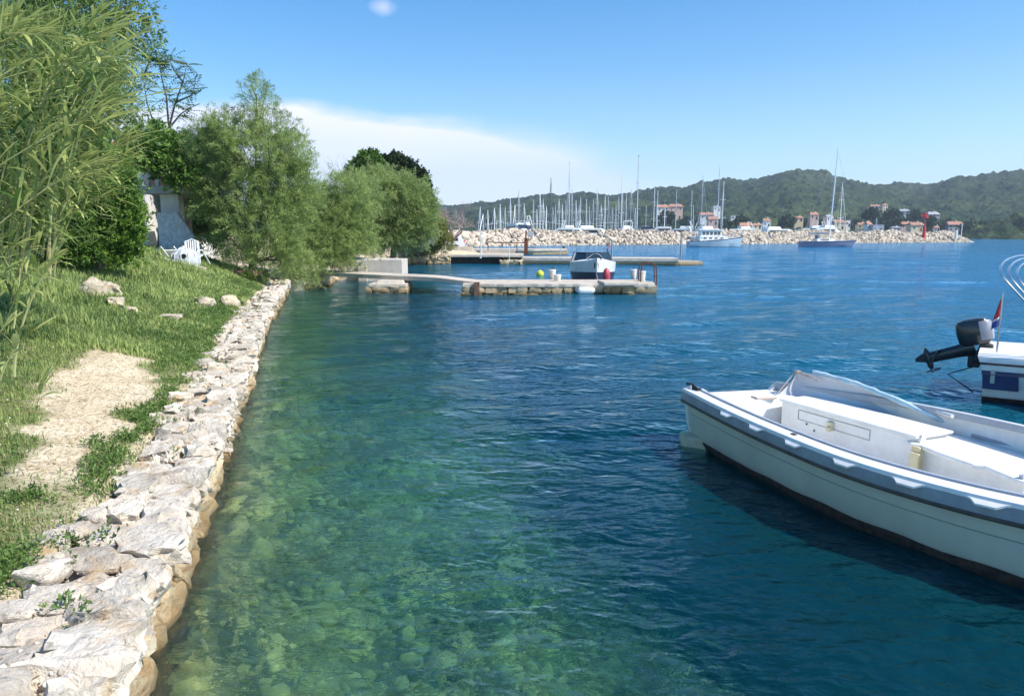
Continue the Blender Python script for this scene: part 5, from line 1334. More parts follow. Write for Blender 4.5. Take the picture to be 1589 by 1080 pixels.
    mb = MB(); q = lb + dr * .05; mb.add([lb + up * .12 + dr * .04, lb - up * .08 + dr * .05, lb - up * .02 + dr * .24, lb + up * .05 + dr * .22], [(0, 1, 2, 3)]); mb.add([v + Vector((0, .015, 0)) for v in (lb + up * .12 + dr * .04, lb - up * .08 + dr * .05, lb - up * .02 + dr * .24, lb + up * .05 + dr * .22)], [(3, 2, 1, 0)]); mb.obj('skeg', M_COWL, om)
    pc = lb + up * -.25; mb = MB()
    for k in range(3):
        a = k * 2.094 + .4; r1 = Vector((0, 1, 0)) * math.cos(a) + dr * math.sin(a); r2 = (Vector((0, 1, 0)) * -math.sin(a) + dr * math.cos(a))
        mb.add([pc, pc + r1 * .07 + r2 * .06 + up * .03, pc + r1 * .16 + r2 * .035 + up * .02, pc + r1 * .15 - r2 * .05 - up * .02, pc + r1 * .05 - r2 * .04 - up * .02], [(0, 1, 2, 3, 4)])
    mb.tube([pc + up * .05, pc - up * .05], .03, 8); mb.obj('propeller', mat('dull aluminium prop', (.3, .3, .32), .4, metal=.6), om)
    om.scale = (.88,) * 3
    # flag and pole
    p = W0 @ Vector((.14, -.62, .74)); fl = thing('flag', 'small red and white flag drooping on a thin pole at the motorboat stern', 'flag', tuple(p))
    mb = MB(); mb.tube([(0, 0, 0), (.0, 0, .95)], .014, 6); mb.obj('pole', M_STEEL, fl)
    def cloth(z0, z1, w0, w1, m, nm):
        secs_ = []
        for z in np.linspace(z0, z1, 7):
            t = (z - z0) / (z1 - z0); w = w0 + (w1 - w0) * t
            secs_.append([(-w * u, .035 * math.sin(u * 7 + z * 5) * u, z - .10 * u) for u in np.linspace(0, 1, 7)])
        mb = MB(); mb.loft(secs_); o = mb.obj(nm, m, fl); sm = o.modifiers.new('thick', 'SOLIDIFY'); sm.thickness = .003
    cloth(.90, .60, .03, .13, mat('faded red cloth', (.55, .05, .06), .9, c2=(.42, .04, .05), sc=9), 'red_cloth'); cloth(.60, .565, .13, .135, mat('white cloth', (.7, .68, .7), .9), 'white_cloth'); cloth(.565, .46, .135, .12, mat('blue cloth', (.05, .08, .28), .9), 'blue_cloth')
right_boat()

# ------------------------------------------------------------------ generic hulls
def hull_secs(L_, B, H_, n=12, bow_rake=.12, sheer=.25, transom=.75, draft=.3, full=.55):
    out = []
    for i in range(n):
        u = i / (n - 1); w = (transom + (1 - transom) * min(1, u / .4)) * (1 - max(0, (u - full) / (1 - full)) ** 2.2) * B / 2; w = max(w, .02)
        x = u * L_; zt = H_ * (1 + sheer * u * u); fx = bow_rake * L_ * (u ** 4)
        out.append([(x + fx, -w, zt), (x + fx * .6, -w * .96, zt * .55), (x + fx * .15, -w * .85, 0.02), (x, -w * .5, -draft * .6), (x, 0, -draft * (1 - .6 * u ** 3)), (x, w * .5, -draft * .6), (x + fx * .15, w * .85, .02), (x + fx * .6, w * .96, zt * .55), (x + fx, w, zt)])
    return out
M_GLASS = mat('tinted glass', (.02, .035, .045), .08, spec=.8, coat=.3)
M_NAVY2 = mat('navy paint', (.012, .018, .07), .35, c2=(.02, .03, .09), sc=3)
def band(mb, secs, k0, k1, t0, t1, off=.012):
    a = []; 
    for s in secs:
        p, q = Vector(s[k0]), Vector(s[k1]); y = Vector((0, -off, 0)); a.append([p.lerp(q, t0) + y, p.lerp(q, t1) + y])
    mb.loft(a); b = []
    for s in secs:
        p, q = Vector(s[8 - k0]), Vector(s[8 - k1]); y = Vector((0, off, 0)); b.append([p.lerp(q, t1) + y, p.lerp(q, t0) + y])
    mb.loft(b)

def jetty_speedboat():
    L_, B = 6.2, 2.5; root = thing('speedboat', 'white speedboat with dark bottom and windscreen moored bow on behind the jetty', 'boat', (4.55, 43.6, 0), R(-93))
    secs = hull_secs(L_, B, 1.05, 14, .10, .28, .85, .4, .45)
    mb = MB(); mb.loft(secs, caps=True); mb.obj('hull', M_GEL, root)
    mb = MB(); band(mb, secs, 1, 2, .0, 1.0); band(mb, secs, 2, 3, 0, 1); mb.obj('dark_bottom', mat('dark blue bottom', (.02, .022, .05), .4, c2=(.03, .03, .06), sc=2), root)
    mb = MB(); mb.loft([[(s[0][0], s[0][1], s[0][2]), (s[0][0], s[0][1] * .6, s[0][2] + .10), (s[0][0], -s[0][1] * .6, s[0][2] + .10), (s[8][0], s[8][1], s[8][2])] for s in secs[6:]]); mb.loft([[(s[0][0], s[0][1], s[0][2]), (s[0][0], s[0][1] + .25, s[0][2] + .03), (s[0][0], s[0][1] + .26, s[0][2] - .35)] for s in secs[:7]]); mb.loft([[(s[8][0], s[8][1] - .26, s[8][2] - .35), (s[8][0], s[8][1] - .25, s[8][2] + .03), (s[8][0], s[8][1], s[8][2])] for s in secs[:7]]); mb.box((1.6, 0, .62), (3.2, 1.9, .06)); mb.obj('deck', M_GELI, root)
    # wrap windscreen: panes with frames
    w = [(2.2, -1.14), (3.15, -1.02), (3.75, -.42), (3.75, .42), (3.15, 1.02), (2.2, 1.14)]
    for i in range(5):
        a, b_ = w[i], w[i + 1]; z = 1.20; mb = MB(); ia = (a[0] - .30, a[1] * .86); ib = (b_[0] - .30, b_[1] * .86)
        mb.add([(a[0], a[1], z), (b_[0], b_[1], z), (ib[0], ib[1], z + .42), (ia[0], ia[1], z + .42)], [(0, 1, 2, 3)]); pn = mb.obj('windscreen_pane', M_GLASS, root)
        sm = pn.modifiers.new('t', 'SOLIDIFY'); sm.thickness = .012
        mb = MB(); mb.tube([(a[0], a[1], z), (ia[0], ia[1], z + .43)], .02, 5); mb.tube([(ia[0], ia[1], z + .43), (ib[0], ib[1], z + .43)], .02, 5); mb.obj('windscreen_frame', M_BLACK, root)
    mb = MB(); mb.box((1.3, 0, .95), (1.4, 1.7, .55)); mb.obj('cockpit_cover', mat('navy canvas', (.03, .035, .06), .9, c2=(.05, .055, .09), sc=4), root, bevel=.1)
    mb = MB(); mb.tube([(5.2, -.45, 1.36), (5.9, -.15, 1.62), (6.5, 0, 1.66), (5.9, .15, 1.62), (5.2, .45, 1.36)], .016, 6); mb.obj('pulpit', M_STEEL, root)
    mb = MB(); mb.tube([(6.35, .05, 1.2), (6.6, .3, 1.5), (6.7, .35, 1.7)], .03, 5); mb.tube([(6.1, -.1, 1.0), (6.5, 0, .62), (6.75, .05, .35), (6.6, .25, .3)], .045, 6); mb.box((6.45, -.02, 1.15), (.4, .22, .3), ry=.5); mb.obj('anchor_gear', mat('dark galvanised', (.07, .075, .08), .6, c2=(.2, .2, .2), sc=9), root, bevel=.03)
    mb = MB(); mb.tube([(.3, 1.0, 1.1), (.1, 1.0, 2.1)], .02, 5); mb.obj('flag_staff', M_STEEL, root)
    mb = MB(); mb.loft([[(.1 + .35 * u, 1.0 + .05 * math.sin(6 * u), 2.08 - .3 * u), (.16 + .35 * u, 1.0 + .05 * math.sin(6 * u + 1), 1.78 - .3 * u)] for u in np.linspace(0, 1, 6)]); o = mb.obj('ensign', mat('faded red cloth', (.5, .05, .06), .9), root); sm = o.modifiers.new('t', 'SOLIDIFY'); sm.thickness = .004
    f1 = thing('fender', 'deep red round fender beside the bow of the moored speedboat', 'fender', (4.62, 36.4, .52)); mb = MB(); mb.lathe((0, 0, 0), [(.03, -.42), (.15, -.34), (.19, -.1), (.19, .15), (.13, .36), (.04, .46)], 14); mb.obj('float', mat('red fender', (.48, .05, .08), .5, c2=(.38, .04, .06), sc=4), f1)
jetty_speedboat()

def dinghy():
    p = atz(858, 387, 0); root = thing('dinghy', 'small white dinghy lying at the farthest quay', 'boat', (p[0] - .3, 104.5, 0), R(176))
    secs = hull_secs(4.4, 1.7, .55, 10, .08, .35, .8, .2); mb = MB(); mb.loft(secs, caps=True); mb.obj('hull', M_GEL, root)
    mb = MB(); mb.box((1.3, 0, .60), (.4, 1.4, .08)); mb.box((2.8, 0, .62), (.4, 1.2, .08)); mb.obj('thwart', M_GELI, root)
    mb = MB(); mb.tube([(s[0][0], s[0][1], s[0][2]) for s in secs], .04, 5); mb.tube([(s[8][0], s[8][1], s[8][2]) for s in secs], .04, 5); mb.obj('rub_rail', M_BLACK, root)
    mb = MB(); mb.box((-.25, 0, .75), (.35, .3, .45), taper=.8); mb.box((-.25, 0, .3), (.12, .1, .6)); mb.obj('outboard', M_BLACK, root, bevel=.04)
dinghy()

def trawler():
    a = atz(1055, 383, 0); L_ = 11.2; root = thing('trawler_yacht', 'blue grey trawler yacht with white wheelhouse anchored before the breakwater', 'boat', (37.3, 158.5, 0), R(5))
    M_TH = mat('blue grey hull', (.36, .46, .52), .4, c2=(.30, .40, .46), sc=.8, dirt=(.2, .26, .3), dsc=.7)
    secs = hull_secs(L_, 3.6, 1.25, 16, .07, .75, .7, .6, .5); mb = MB(); mb.loft(secs, caps=True); mb.obj('hull', M_TH, root)
    mb = MB(); band(mb, secs, 0, 1, .02, .22, .03); mb.obj('sheer_band', M_NAVY2, root)
    mb = MB(); band(mb, secs, 2, 3, -.06, .6, .02); mb.obj('boot_band', mat('dark boot top', (.015, .04, .06), .5), root)
    mb = MB(); mb.loft([[s[0], s[8]] for s in secs]); mb.obj('deck', M_GELI, root)
    mb = MB(); mb.prism([(2.0, -1.4), (8.2, -1.25), (8.2, 1.25), (2.0, 1.4)], 1.2, 2.25); mb.obj('trunk_cabin', M_GELI, root, bevel=.08)
    wh = MB(); wh.box((4.6, 0, 2.75), (4.6, 2.5, 1.5), taper=.93); o = wh.obj('wheelhouse', M_GEL, root, bevel=.08)
    mb = MB(); mb.box((4.4, 0, 3.55), (5.3, 2.9, .12)); mb.box((6.9, 0, 1.9), (2., 2., .7), taper=.8); mb.obj('roof', M_GELI, root, bevel=.04)
    for x in (2.95, 3.75, 4.6, 5.45, 6.2):
        for y in (-1.245, 1.245):
            mb = MB(); mb.box((x, y, 2.85), (.52, .06, .62)); mb.obj('window', M_GLASS, root)
    for x in (3.2, 4.4, 5.6, 6.8):
        mb = MB(); mb.box((x, -1.40, 1.85), (.6, .05, .26)); mb.obj('porthole', M_GLASS, root)
    for y in (-.8, 0, .8): mb = MB(); mb.box((6.86, y, 2.9), (.06, .6, .5), ry=-.12); mb.obj('window', M_GLASS, root)
    mb = MB(); mb.tube([(.9, 0, 1.2), (.9, 0, 8.6)], [.09, .04], 6); mb.tube([(.9, 0, 2.6), (3.2, 0, 4.1)], .05, 5); mb.obj('mast', mat('white spar', (.72, .72, .72), .4), root)
    mb = MB()
    for s_ in (0, 8):
        pts = [(s[s_][0], s[s_][1] * .95, s[s_][2] + .75) for s in secs]; mb.tube(pts, .03, 4)
        for s in secs[::2]: mb.tube([(s[s_][0], s[s_][1] * .95, s[s_][2]), (s[s_][0], s[s_][1] * .95, s[s_][2] + .75)], .025, 4)
    mb.obj('guard_rail', M_STEEL, root)
    mb = MB(); mb.box((.7, 0, 1.9), (1.2, 2.2, .5)); mb.obj('aft_cover', mat('grey canvas', (.25, .27, .3), .9), root, bevel=.1)
trawler()

# ------------------------------------------------------------------ sailing yachts
M_SPAR = mat('light alloy spar', (.66, .67, .68), .35, metal=.3, c2=(.55, .56, .58), sc=1)
M_SPARW = mat('white painted spar', (.80, .80, .80), .4)
M_SPARD = mat('dark spar', (.10, .11, .13), .4)
COVERS = [mat('blue sail cover', (.03, .07, .22), .9), mat('white sail cover', (.70, .70, .68), .9), mat('grey sail cover', (.22, .23, .25), .9), mat('red sail cover', (.35, .03, .03), .9)]
def sail_yacht(label, loc, rz, mh, L_=11, hull=None, cover=0, spar=None, r=.11, lean=0., furl=True, group=None, topd=False, cat='sailboat'):
    root = thing('sailing_yacht', label, cat, loc, rz, group); spar = spar or M_SPAR
    secs = hull_secs(L_, L_ * .31, 1.15, 12, .10, .22, .7, .5, .5); mb = MB(); mb.loft(secs, caps=True); mb.obj('hull', hull or M_GEL, root)
    mb = MB(); band(mb, secs, 0, 1, .25, .45, .02); mb.obj('stripe', M_NAVY2, root)
    mb = MB(); mb.loft([[s[0], s[8]] for s in secs]); mb.prism([(L_ * .30, -1), (L_ * .66, -.65), (L_ * .66, .65), (L_ * .30, 1)], 1.15, 1.72); mb.obj('deck', M_GELI, root)
    for y in (-.9, .9): mb = MB(); mb.box((L_ * .45, y * .99, 1.52), (1.8, .12, .18), rz=-.07 if y > 0 else .07); mb.obj('cabin_window', M_GLASS, root)
    mx = L_ * .56; tx = mx + lean
    mb = MB(); mb.tube([(mx, 0, 1.5), ((mx + tx) / 2, 0, (mh + 1.5) / 2), (tx, 0, mh)], [r, r * .95, r * .7], 6)
    ms = mb.obj('mast', spar, root)
    mb = MB()
    for f in ((.36, .68) if mh > 12 else (.5,)):
        z = 1.5 + (mh - 1.5) * f; xx = mx + lean * f; mb.tube([(xx, -1.05 * (1.15 - f * .5), z), (xx, 1.05 * (1.15 - f * .5), z)], r * .45, 4)
    mb.obj('spreader', spar, root)
    mb = MB(); mb.tube([(mx, 0, 2.6), (L_ * .14, 0, 2.7)], .08, 6); mb.obj('boom', spar, root)
    mb = MB(); mb.tube([(mx - .2, 0, 2.82), (L_ * .35, 0, 2.9), (L_ * .15, 0, 2.82)], [.22, .2, .12], 7); mb.obj('sail_cover', COVERS[cover], root)
    mb = MB(); mb.tube([(L_ * 1.08, 0, 1.5), (tx, 0, mh * .97)], .05 if furl else .018, 4); mb.tube([(.1, 0, 1.4), (tx, 0, mh)], .016, 3)
    for s in (-1, 1): mb.tube([(mx - .1, s * L_ * .15, 1.2), (mx + lean * .36, s * 1.0, 1.5 + (mh - 1.5) * .36), (tx, 0, mh * .98)], .014, 3)
    mb.obj('rigging', spar if furl else M_STEEL, root)
    mb = MB(); mb.prism([(L_ * .16, -.9), (L_ * .33, -.9), (L_ * .33, .9), (L_ * .16, .9)], 2.35, 2.45); mb.prism([(L_ * .31, -.9), (L_ * .36, -.8), (L_ * .36, .8), (L_ * .31, .9)], 1.7, 2.4); mb.obj('sprayhood', COVERS[cover if cover != 1 else 2], root, bevel=.04)
    if topd: mb = MB(); mb.box((tx, 0, mh + .15), (.5, .3, .35)); mb.obj('masthead_gear', M_BLACK, root)
    return root
# anchored one in front of the breakwater
sail_yacht('sloop with a slate blue hull anchored alone in front of the breakwater', (61.6, 160.0, 0), R(-2), 20.6, 10.8, mat('slate blue hull', (.17, .20, .30), .4, c2=(.13, .16, .25), sc=1, dirt=(.1, .12, .16), dsc=1), 2, M_SPARW, .12, .7, furl=False)
MASTS = [(745, 320), (749.5, 332), (767, 323), (776, 317), (792, 309), (805, 295), (813.5, 316), (822, 334), (828, 310), (838, 297), (843, 310), (855, 276), (862, 318), (868, 309), (878, 312), (884, 251), (888, 294), (894, 311), (901, 307), (910, 309), (921, 309), (927, 289), (939, 304), (944, 305), (960, 305), (966, 260), (972, 302), (980, 292), (991, 243), (1016, 288), (1021, 296), (1050, 295), (1074, 296), (1091, 272), (1117, 257), (1123, 282), (1308, 345 - 62), (1361, 338), (757, 326), (784, 322), (799, 318), (833, 325), (848, 320), (858, 322), (873, 317), (899, 318), (915, 321), (933, 318), (950, 322), (956, 318), (986, 322), (1003, 318), (1032, 322)]
def marina():
    rr = random.Random(44); ALL = []
    looks = ['plain alloy mast', 'white mast', 'dark mast', 'thick grey mast']
    def where(px):
        best = None
        marks = [(745, 'near the left end of the breakwater'), (800, 'behind the rusty rail frame'), (860, 'left of the speedboat'), (905, 'above the moored speedboat'), (945, 'right of the speedboat windscreen'), (990, 'around the tallest mast'), (1030, 'left of the trawler yacht'), (1070, 'over the trawler stern'), (1105, 'over the trawler wheelhouse'), (1290, 'behind the anchored sloop'), (1361, 'left of the hillside villa')]
        return min(marks, key=lambda m: abs(m[0] - px))[1]
    hs = sorted(MASTS, key=lambda m: m[1]); cnt = {}
    for i, (px, py) in enumerate(sorted(MASTS)):
        u_b = None
        # marina basin behind the breakwater: distance from the breakwater line at that bearing
        az = (px - 794.5) / 1150; Yb = 150 + (px - 740) * .27 if px < 1100 else 215
        Y = Yb + rr.uniform(28, 75); 
        p = aty(px, py, Y); mh = p[2]; L_ = max(8, min(15, mh * .72)); rz = rr.choice((R(80), R(100), R(-80), R(75), R(-100))) + rr.uniform(-.1, .1)
        thick = py in (243, 251); sp = rr.choice((M_SPAR, M_SPARW, M_SPAR)) if not py in (276,) else M_SPARD
        mx = L_ * .56
        loc = (p[0] - mx * math.cos(rz), Y - mx * math.sin(rz), 0)
        rank = hs.index((px, py)); tone = 'dark' if sp is M_SPARD else ('white' if sp is M_SPARW else 'grey')
        size = 'tallest' if rank == 0 else 'very tall' if rank < 5 else 'tall' if rank < 13 else 'mid height' if rank < 26 else 'short'
        cv = rr.choice((0, 0, 1, 2)); wh = where(px); cnt[wh] = cnt.get(wh, 0) + 1
        nth = ('first', 'second', 'third', 'fourth', 'fifth', 'sixth', 'seventh', 'eighth', 'ninth', 'tenth', 'eleventh', 'twelfth')[cnt[wh] - 1]
        base = f'{size} {tone} masted yacht, {nth} from left of those {wh}'
        sail_yacht(base, loc, rz, mh, L_, None, cv, sp, .17 if thick else rr.uniform(.10, .135), rr.uniform(-.3, .3) if px != 1123 else -1.2, group='yachts berthed behind the breakwater', topd=(py == 243))
marina()
def motor_yacht(label, px, Y, L_, rz, col=None, fly=True, dark=False, zoff=0., grp='motor boats berthed behind the breakwater'):
    sc_ = 1.45 if px < 1500 else 1.0; x = (px - 794.5) / 1150 * (Y * 1.0); root = thing('motor_yacht', label, 'motor boat', (x - L_ * sc_ / 2 * math.cos(rz), Y - L_ * sc_ / 2 * math.sin(rz), 0), rz, grp); root.scale = (sc_, sc_, sc_ * (1 + zoff * .12))
    secs = hull_secs(L_, L_ * .33, 1.5, 12, .1, .3, .85, .5, .5); mb = MB(); mb.loft(secs, caps=True); mb.obj('hull', col or M_GEL, root)
    mb = MB(); mb.loft([[s[0], s[8]] for s in secs]); mb.obj('deck', M_GELI, root)
    w = L_ * .13
    mb = MB(); mb.loft([[(L_ * .18, -w, 1.5), (L_ * .18, -w * .9, 3.0), (L_ * .18, w * .9, 3.0), (L_ * .18, w, 1.5)], [(L_ * .55, -w, 1.6), (L_ * .50, -w * .85, 3.0), (L_ * .50, w * .85, 3.0), (L_ * .55, w, 1.6)], [(L_ * .8, -w * .5, 1.7), (L_ * .6, -w * .6, 2.6), (L_ * .6, w * .6, 2.6), (L_ * .8, w * .5, 1.7)]], close=True, caps=True, smooth=False); mb.obj('cabin', M_GEL if not dark else M_NAVY2, root)
    for s in (-1, 1): mb = MB(); mb.box((L_ * .36, s * w * .98, 2.4), (L_ * .30, .1, .55)); mb.obj('side_window', M_GLASS, root)
    mb = MB(); mb.box((L_ * .60, 0, 2.42), (.9, w * 1.3, .5), ry=.6); mb.obj('windscreen', M_GLASS, root)
    if fly:
        mb = MB(); mb.box((L_ * .30, 0, 3.25), (L_ * .22, w * 1.6, .5), taper=.8); mb.obj('flybridge', M_GELI, root, bevel=.1)
        mb = MB(); mb.tube([(L_ * .16, -w * .8, 3.0), (L_ * .20, -w * .7, 4.4), (L_ * .20, w * .7, 4.4), (L_ * .16, w * .8, 3.0)], .07, 5); mb.obj('radar_arch', M_GELI, root)
    return root
for a in (('dark flybridge cruiser with white panel, behind the left breakwater', 797, 186, 9, R(160), M_NAVY2, True, True, .8), ('small cruiser with black windscreen next to the dark flybridge cruiser', 806, 182, 7.5, R(-60), None, False, False, 1.6),
          ('low white cabin boat behind the breakwater left of the speedboat', 866, 208, 9, R(175), None, False), ('grey topped cruiser above the speedboat flag', 895, 210, 9, R(10), mat('grey hull', (.4, .42, .45), .4), True), ('broad white motor yacht above the speedboat windscreen', 928, 214, 13, R(5), None, True),
          ('white cabin boat among the masts left of the tallest mast', 965, 220, 9, R(100), None, True), ('dark red boat behind the breakwater left of the trawler', 1018, 222, 8, R(178), mat('dark red hull', (.30, .03, .035), .4, c2=(.2, .02, .03), sc=1), False, False, 1.0), ('red and navy boat beside the dark red boat', 1008, 226, 8, R(8), M_NAVY2, False, True, .8),
          ('white cruiser between the red boat and the trawler', 1045, 228, 10, R(160), None, True), ('tall white cruiser just above the trawler roof', 1105, 232, 12, R(20), None, True), ('white cruiser at the right of the trawler bow', 1135, 236, 11, R(185), None, True),
          ('large pale covered yacht left of the anchored sloop', 1213, 248, 15, R(3), mat('pale blue cover hull', (.55, .60, .68), .5), True), ('sleek white yacht right behind the pale covered yacht', 1243, 252, 13, R(170), None, True, False, .6), ('white cruiser with wine red cover behind the anchored sloop', 1262, 246, 12, R(190), mat('wine cover', (.30, .05, .07), .6), True, False, .8),
          ('white flybridge yacht at the anchored sloop mast foot', 1284, 254, 13, R(5), None, True, False, .8)):
    motor_yacht(*a)
for a in (('white motor boat anchored off the right end of the breakwater', 1524, 470, 9, R(10)), ('smaller white boat right of the one anchored beyond the breakwater end', 1538, 480, 7, R(170)), ('open white launch left of the boats beyond the breakwater end', 1512, 462, 6, R(5))):
    motor_yacht(*a, None, a[3] > 8, grp='small boats beyond the breakwater end')
# ------------------------------------------------------------------ car, house, village
def car():
    p = (aty(688, 378, 73)[0], 73.4, .98); root = thing('car', 'white hatchback parked on the quay behind the bare tree', 'car', p, R(180))
    M_CAR = mat('white car paint', (.78, .76, .77), .3, c2=(.74, .72, .73), sc=2, coat=.6)
    prof = [(-2.0, .35), (-2.05, .75), (-1.95, 1.05), (-1.6, 1.45), (-.2, 1.50), (.35, 1.40), (.95, .98), (1.8, .82), (2.02, .62), (2.0, .30)]
    mb = MB(); mb.loft([[(x, y * (1 - .12 * (z > 1.0)), z) for x, z in prof] for y in (-.84, -.80, .80, .84)], caps=True, smooth=False); mb.obj('body', M_CAR, root, bevel=.05)
    for s in (-1, 1):
        for a, b_, nm in ((-1.5, -.55, 'rear'), (-.48, .35, 'front')):
            mb = MB(); mb.add([(a, s * .80, 1.0), (b_, s * .80, 1.0), (b_ - (.0 if nm == 'rear' else .28), s * .765, 1.36), (a + (.1 if nm == 'rear' else 0), s * .765, 1.36)], [(0, 1, 2, 3)]); o = mb.obj('side_window', M_GLASS, root); sm = o.modifiers.new('t', 'SOLIDIFY'); sm.thickness = .02; sm.offset = 0
        for x in (-1.25, 1.3):
            mb = MB(); mb.lathe((x, s * .80, .33), [(.20, -.10), (.32, -.09), (.335, 0), (.32, .09), (.20, .10)], 18, 'Y'); w = mb.obj('wheel', M_BLACK, root)
            mb = MB(); mb.lathe((x, s * .80, .33), [(.05, -.11), (.21, -.108), (.21, .108), (.05, .11)], 14, 'Y'); mb.obj('rim', mat('wheel rim', (.35, .35, .37), .4, metal=.6), w)
        mb = MB(); mb.box((1.93, s * .6, .68), (.14, .3, .14)); mb.obj('headlight', M_GLASS, root, bevel=.03)
        mb = MB(); mb.box((-2.0, s * .66, .9), (.08, .2, .24)); mb.obj('tail_light', M_REDP, root)
car()
M_WALLW = mat('white render', (.74, .72, .70), .9, c2=(.64, .62, .60), sc=1.3, dirt=(.40, .38, .35), dsc=1.2, damt=.6)
def terrace_house():
    Y = 32.; b = aty(240, 392, Y); root = thing('terrace_house', 'white house with a balustraded terrace carried on a column, half hidden by trees', 'house', (b[0], Y, 1.6)); off = (b[0], Y, 1.6)
    P = lambda px, py, dy=0: aty(px, py, Y + dy)
    zs0, zs1 = P(0, 301)[2], P(0, 289)[2]; x0, x1 = P(196, 0)[0], P(318, 0)[0]
    mb = MB(); mb.box(((x0 + x1) / 2, Y + 1.8, (zs0 + zs1) / 2), (x1 - x0, 3.8, zs1 - zs0)); mb.obj('terrace_slab', mat('grey slab', (.46, .47, .50), .9, c2=(.38, .39, .42), sc=2), root, off=off, bevel=.02)
    c = P(237, 0); mb = MB(); mb.box((c[0], Y + .5, (zs0 + 1.2) / 2), (.78, .5, zs0 - 1.2)); mb.obj('column', M_WALLW, root, off=off, bevel=.01)
    # sloping stair wall in front of the column
    a = P(222, 0)[0]; e = P(290, 0)[0]
    mb = MB(); mb.add([(a, Y + .1, 1.2), (e, Y + .1, 1.2), (e, Y + .1, 2.0), (P(254, 0)[0], Y + .1, P(0, 330)[2]), (a, Y + .1, P(0, 330)[2]),
                       (a, Y - .1, 1.2), (e, Y - .1, 1.2), (e, Y - .1, 2.0), (P(254, 0)[0], Y - .1, P(0, 330)[2]), (a, Y - .1, P(0, 330)[2])],
                      [(4, 3, 2, 1, 0), (5, 6, 7, 8, 9), (0, 1, 6, 5), (1, 2, 7, 6), (2, 3, 8, 7), (3, 4, 9, 8), (4, 0, 5, 9)]); mb.obj('stair_wall', mat('grey blue render', (.52, .56, .62), .9, c2=(.66, .68, .72), sc=5, dirt=(.25, .28, .32), dsc=7, damt=.8), root, off=off)
    for px in (206, 222, 241, 259, 277, 295, 313):
        q = P(px, 0); mb = MB(); mb.box((q[0], Y + .15, zs1 + .42), (.16 if px != 241 else .3, .16, .84)); mb.obj('baluster', M_WALLW, root, off=off)
    mb = MB(); mb.box(((x0 + x1) / 2, Y + .15, zs1 + .88), (x1 - x0, .22, .09)); mb.obj('rail', M_WALLW, root, off=off)
    mb = MB(); mb.box(((x0 + x1) / 2, Y + .16, zs1 + .14), (x1 - x0 - .2, .10, .20)); mb.obj('lower_rail', mat('terracotta planter', (.55, .30, .20), .9), root, off=off)
    mb = MB(); mb.box((P(50, 0)[0], Y + 7.7, 3.6), (4.4, 8, 6.2)); mb.obj('house_wall', M_WALLW, root, off=off)
    cx = P(50, 0)[0]
    mb = MB(); mb.add([(cx - 2.4, Y + 3.4, 6.7), (cx + 2.4, Y + 3.4, 6.7), (cx + 2.4, Y + 12, 6.7), (cx - 2.4, Y + 12, 6.7), (cx - 2.4, Y + 7.7, 7.4), (cx + 2.4, Y + 7.7, 7.4)], [(0, 1, 5, 4), (2, 3, 4, 5), (1, 2, 5), (3, 0, 4), (3, 2, 1, 0)]); mb.obj('roof', mat('terracotta roof', (.45, .17, .08), .9, c2=(.55, .26, .14), sc=3, bump=.5, bsc=8), root, off=off)
    for q, w in ((-1.0, .9), (1.1, .9)):
        mb = MB(); mb.box((cx + q, Y + 3.69, 5.1), (w, .08, 1.5)); wn = mb.obj('window', M_GLASS, root, off=off)
        mb = MB(); mb.box((cx + q - w * .75, Y + 3.66, 5.1), (w * .45, .06, 1.5)); mb.obj('shutter', mat('green shutter', (.06, .16, .12), .8), root, off=off)
    q = P(232, 257); tw = thing('towel', 'blue towel hanging over the terrace balustrade', 'towel', (q[0], Y + .02, q[2]))
    mb = MB(); mb.loft([[(x, .0 + .02 * math.sin(9 * x), .22), (x, -.06 + .03 * math.sin(11 * x), .0), (x, -.05 + .03 * math.sin(7 * x), -.20)] for x in np.linspace(-.40, .40, 12)]); o = mb.obj('cloth', mat('blue towel cloth', (.05, .12, .42), .95, c2=(.08, .2, .55), sc=5), tw); sm = o.modifiers.new('t', 'SOLIDIFY'); sm.thickness = .02
terrace_house()
def garden_chair(label, px, py, rz, tip=0.):
    x_ = aty(px, py, 28.)[0]; g = (x_, 28. + (398 - py) * .06, float(gheight(x_, 28.))); root = thing('garden_chair', label, 'chair', (g[0], g[1], g[2] + .02), rz, 'white plastic garden chairs by the terrace'); root.rotation_euler = (tip, 0, rz)
    mb = MB(); mb.box((0, 0, .42), (.48, .46, .035)); mb.obj('seat', M_PLASTIC, root, bevel=.01)
    mb = MB()
    for k in range(6): mb.box((-.2 + k * .08, .23 + .05, .66), (.045, .02, .44), rx=-.22)
    mb.tube([(-.24, .22, .42), (-.24, .34, .84), (0, .38, .93), (.24, .34, .84), (.24, .22, .42)], .022, 6); mb.obj('backrest', M_PLASTIC, root)
    for s in (-1, 1):
        mb = MB(); mb.tube([(s * .27, .24, .65), (s * .29, -.1, .66), (s * .27, -.24, .60)], .022, 6); mb.obj('armrest', M_PLASTIC, root)
        for y in (-.24, .24): mb = MB(); mb.tube([(s * .28, y, 0), (s * .26, y * .95, .62 if y < 0 else .66)], .02, 6); mb.obj('leg', M_PLASTIC, root)
garden_chair('tipped white plastic chair at the left of the furniture heap', 268, 397, 1.0, -.9)
garden_chair('white plastic chair leaning at the right of the furniture heap', 306, 394, 2.6, -.5)
garden_chair('white plastic chair standing behind the grey kettle grill cover', 286, 388, 0.3, 0)
x_ = aty(288, 398, 27.6)[0]; g = (x_, 27.6, float(gheight(x_, 27.6))); t_ = thing('covered_grill', 'grey domed cover with a dark round hole amid the white chairs', 'cover', (g[0], g[1], g[2]))
